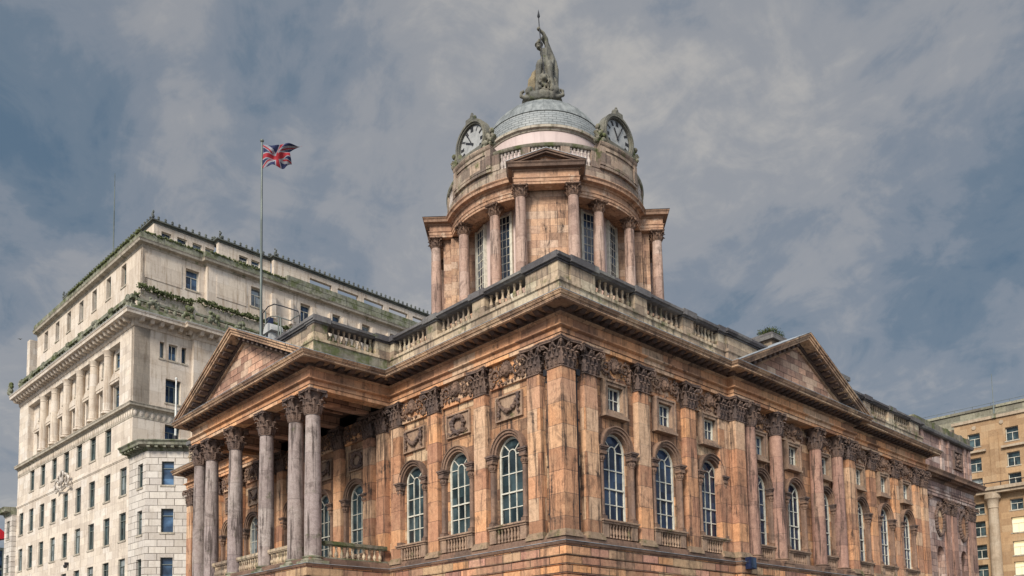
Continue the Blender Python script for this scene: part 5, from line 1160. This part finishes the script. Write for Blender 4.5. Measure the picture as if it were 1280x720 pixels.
ms = thing('antenna_mast', 'thin dark antenna mast on the roof of the pale office building', 'mast', FO(6, 21.9, 46.0), 'thin masts on the neighbouring roofs')
b = MB(); c = FO(6, 21.9, 0)[:2]; b.lathe([(.2, 46.0), (.2, 48.5), (.09, 48.6), (.07, 56), (.03, 61.7)], c, 8); b.build('mast_pole', 'steel', ms, 40)
b = MB(); b.box(c[0] - .5, c[0] + .5, c[1] - .5, c[1] + .5, 46.0, 46.9); b.build('mast_foot', 'offd', ms)
p = Vector((-.2, -3.7)) + WD * 2.3 - WN_ * 0; wpp = FO(p.x + .5, p.y + .7, 0)
wf = thing('flagpole', 'short bare white flagpole standing on the corner wing of the office building', 'flagpole', (wpp[0], wpp[1], 22.55), 'bare and flagged flagpoles')
b = MB(); b.lathe([(.1, 22.55), (.1, 25), (.065, 28.6)], wpp[:2], 10); b.build('pole', 'wsteel', wf, 40)
b = MB(); b.lathe([(.07, 28.6), (.11, 28.66), (.11, 28.74), (.03, 28.82)], wpp[:2], 10); b.build('finial', 'wsteel', wf, 40)
b = MB(); b.lathe([(.2, 22.55), (.2, 23.3), (.13, 23.35)], wpp[:2], 10); b.build('pole_socket', 'black', wf, 40)

# ================================================================== TAN BUILDING (right)
tan = thing('tan_building', 'tan stone commercial building with square windows and a round column under a balcony, right edge', 'building', (100, 5, 0))
TX = 100.0; 
def FTn(u, v, z): return (TX - v, u, z)
zs = [(31.4, 33.3), (27.9, 29.8), (25.15, 26.9), (21.8, 23.3), (18.7, 20.8), (15.6, 17.5), (12.9, 14.7)]; cols = [9.6, 14.4, 4.0, -1.6]
b = MB(FTn); holes = [(c - .8, c + .8, *z) for c in cols for z in zs]; wall_grid(b, -12, 16.9, 0, 34.9, -.6, 0, holes); b.box(-12, 16.9, -14, -.6, 34.5, 34.9); b.build('front_wall', 'tan', tan)
b = MB(FTn); b.box(16.3, 16.9, -14, -.6, 0, 34.5); b.build('side_wall', 'tan', tan)
def twin(h, mat, wmat='white'):
    s = owin(.8, h, 1, .6, d=.3, white=True, gm=mat); return ('window', s[1], [(n, m) for n, m in s[2]])
for i, (z0, z1) in enumerate(zs):
    sp = twin(z1 - z0, 'lit' if i >= 4 else 'glassg'); sq = twin(z1 - z0, 'glassg')
    for c in cols: place(sq if c > 12 else sp, tan, FTn(c, 0, z0), -math.pi / 2)
b = MB(FTn); b.box(-12, 17.2, -.3, .25, 34.9, 35.3); b.build('cornice', 'tanp', tan)
b = MB(FTn); b.box(-30, 24, -3, -1.5, 30, 37.0); b.box(-30, 24, -3.2, -1.3, 36.8, 37.15); b.build('roof_parapet', 'tang', tan)
b = MB(FTn); b.box(16.95, 24, -6, -1.4, 0, 34.6); b.box(17.0, 21, -1.4, -.9, 34.0, 34.7); b.build('rear_wing', 'tanp', tan)
b = MB(FTn); b.box(11.3, 12.4, 0, .18, 25.4, 32.6); b.prism([(11.3, 32.602)] + [(11.85 + .55 * math.cos(R(a)), 32.602 + .75 * math.sin(R(a))) for a in range(180, -1, -20)], 0, .18); b.build('pier', 'tan', tan)
b = MB(FTn); b.box(-12, 10.9, 0, .45, 30.5, 30.8); b.build('ledge', 'tanp', tan)
b = MB(FTn); b.box(12.9, 16.5, 0, .45, 30.5, 30.8); b.build('ledge', 'tanp', tan)
b = MB(FTn); b.box(-12, 14.2, 0, 1.3, 24.3, 24.7); b.box(-12, 14.4, 0, 1.6, 24.7, 25.15); b.build('balcony', 'tanp', tan)
b = MB(FTn); b.tube([(14.1, 1.4, 25.15), (14.1, 1.4, 25.7), (-12, 1.4, 25.7)], .07, 6); 
for i in range(12): b.tube([(13 - i * 2, 1.4, 25.15), (13 - i * 2, 1.4, 25.7)], .04, 5)
b.build('balcony_rail', 'black', tan)
for u in (12.35, 1.0):
    b = MB(FTn); b.lathe([(.95, 11.5), (.95, 12.1), (.72, 12.3), (.70, 16), (.61, 22.2), (.7, 22.3), (.65, 22.5), (.78, 23.4), (1.0, 23.6), (1.0, 24.3)], (u, .55), 24); b.build('column', 'tanp', tan, 40)
for u, z in ((14.3, 34.1), (10.8, 34.2), (6.5, 34.1)):
    b = MB(FTn); b.prism([(u + .28 * math.cos(a * .524), z + .28 * math.sin(a * .524)) for a in range(12)], 0, .12); b.build('roundel', 'tanp', tan)
m2 = thing('antenna_mast', 'thin grey mast standing on the parapet of the tan building', 'mast', (TX, 11.6, 34.9), 'thin masts on the neighbouring roofs')
b = MB(); b.lathe([(.13, 34.9), (.13, 36.6), (.05, 36.7), (.035, 41.2)], (TX - .1, 11.6), 8); b.build('mast_pole', 'steel', m2, 40)
b = MB(); b.box(TX - .35, TX + .15, 11.35, 11.85, 34.9, 35.5); b.build('mast_foot', 'tang', m2)
b = MB()
for i in range(13): b.tube([(TX + 1.6, 22 - i * 2.4, 37.1), (TX + 1.6, 22 - i * 2.4, 37.6)], .04, 5)
b.tube([(TX + 1.6, 22, 37.6), (TX + 1.6, -7, 37.6)], .03, 5); b.build('roof_rail', 'steel', tan)
# low building glimpsed between hall and tan building
lb = thing('shop_building', 'narrow pale building glimpsed between the hall corner and the tan building', 'building', (88, 8, 0))
b = MB(); b.box(88, 99, 17.5, 26, 0, 27.0); b.build('wall', 'tanp', lb)
for z in (8, 12, 16, 20):
    b = MB(); b.box(87.93, 87.99, 18.2, 20.4, z, z + 2.2); b.build('window', 'oglass', lb)

# ================================================================== FAR LEFT EDGE
gb = thing('glass_building', 'blue glass fronted building with a red awning at the far left edge', 'building', FO(2, 64, 0))
b = MB(FO); b.box(-6, 5.4, 60, 75, 0, 20.6); b.build('glass_wall', 'oglass', gb)
b = MB(FO); b.box(-6, 5.45, 59.9, 59.98, 17.3, 17.6); b.box(-6, 5.45, 59.9, 59.98, 20.2, 20.6)
for u in (-4, -1.5, 1, 3.5, 5.4): b.box(u - .1, u + .1, 59.85, 59.97, 0, 20.6)
b.build('mullion', 'oframe', gb)
b = MB(FO); b.prism([(0, 20.62), (6.1, 22.1), (6.1, 22.2), (3.0, 24.7), (0, 24.7)], 59.2, 62); b.build('awning', 'red', gb)

# a gull far off
bi = thing('bird', 'tiny dark bird gliding in the sky left of the office building', 'bird', (-17.31, 19.13, 17.78))
b = MB(lambda x, y, z: (-17.31 + .3 * (x * .72 + y * .69), 19.13 + .3 * (-x * .69 + y * .72), 17.78 + .3 * z)); n = 9
b.blob((0, 0, 0), .07, .2, .06, 8, 6); b.blob((0, .2, .03), .045, .06, .045, 8, 6)
for sg in (-1, 1):
    b.add([(sg * .04, .08, .03), (sg * .22, .12, .11), (sg * .44, -.02, .05), (sg * .22, -.02, .1), (sg * .04, -.08, .03), (sg * .04, .08, .0), (sg * .22, .12, .08), (sg * .44, -.02, .04), (sg * .22, -.02, .07), (sg * .04, -.08, .0)],
          [(0, 1, 3, 4), (1, 2, 3), (5, 9, 8, 6), (6, 8, 7), (0, 5, 6, 1), (1, 6, 7, 2), (2, 7, 8, 3), (3, 8, 9, 4)])
b.add([(-.06, -.32, .0), (.06, -.32, .0), (.03, -.14, .01), (-.03, -.14, .01)], [(0, 1, 2, 3)])
b.build('bird_body', 'offd', bi, 50)
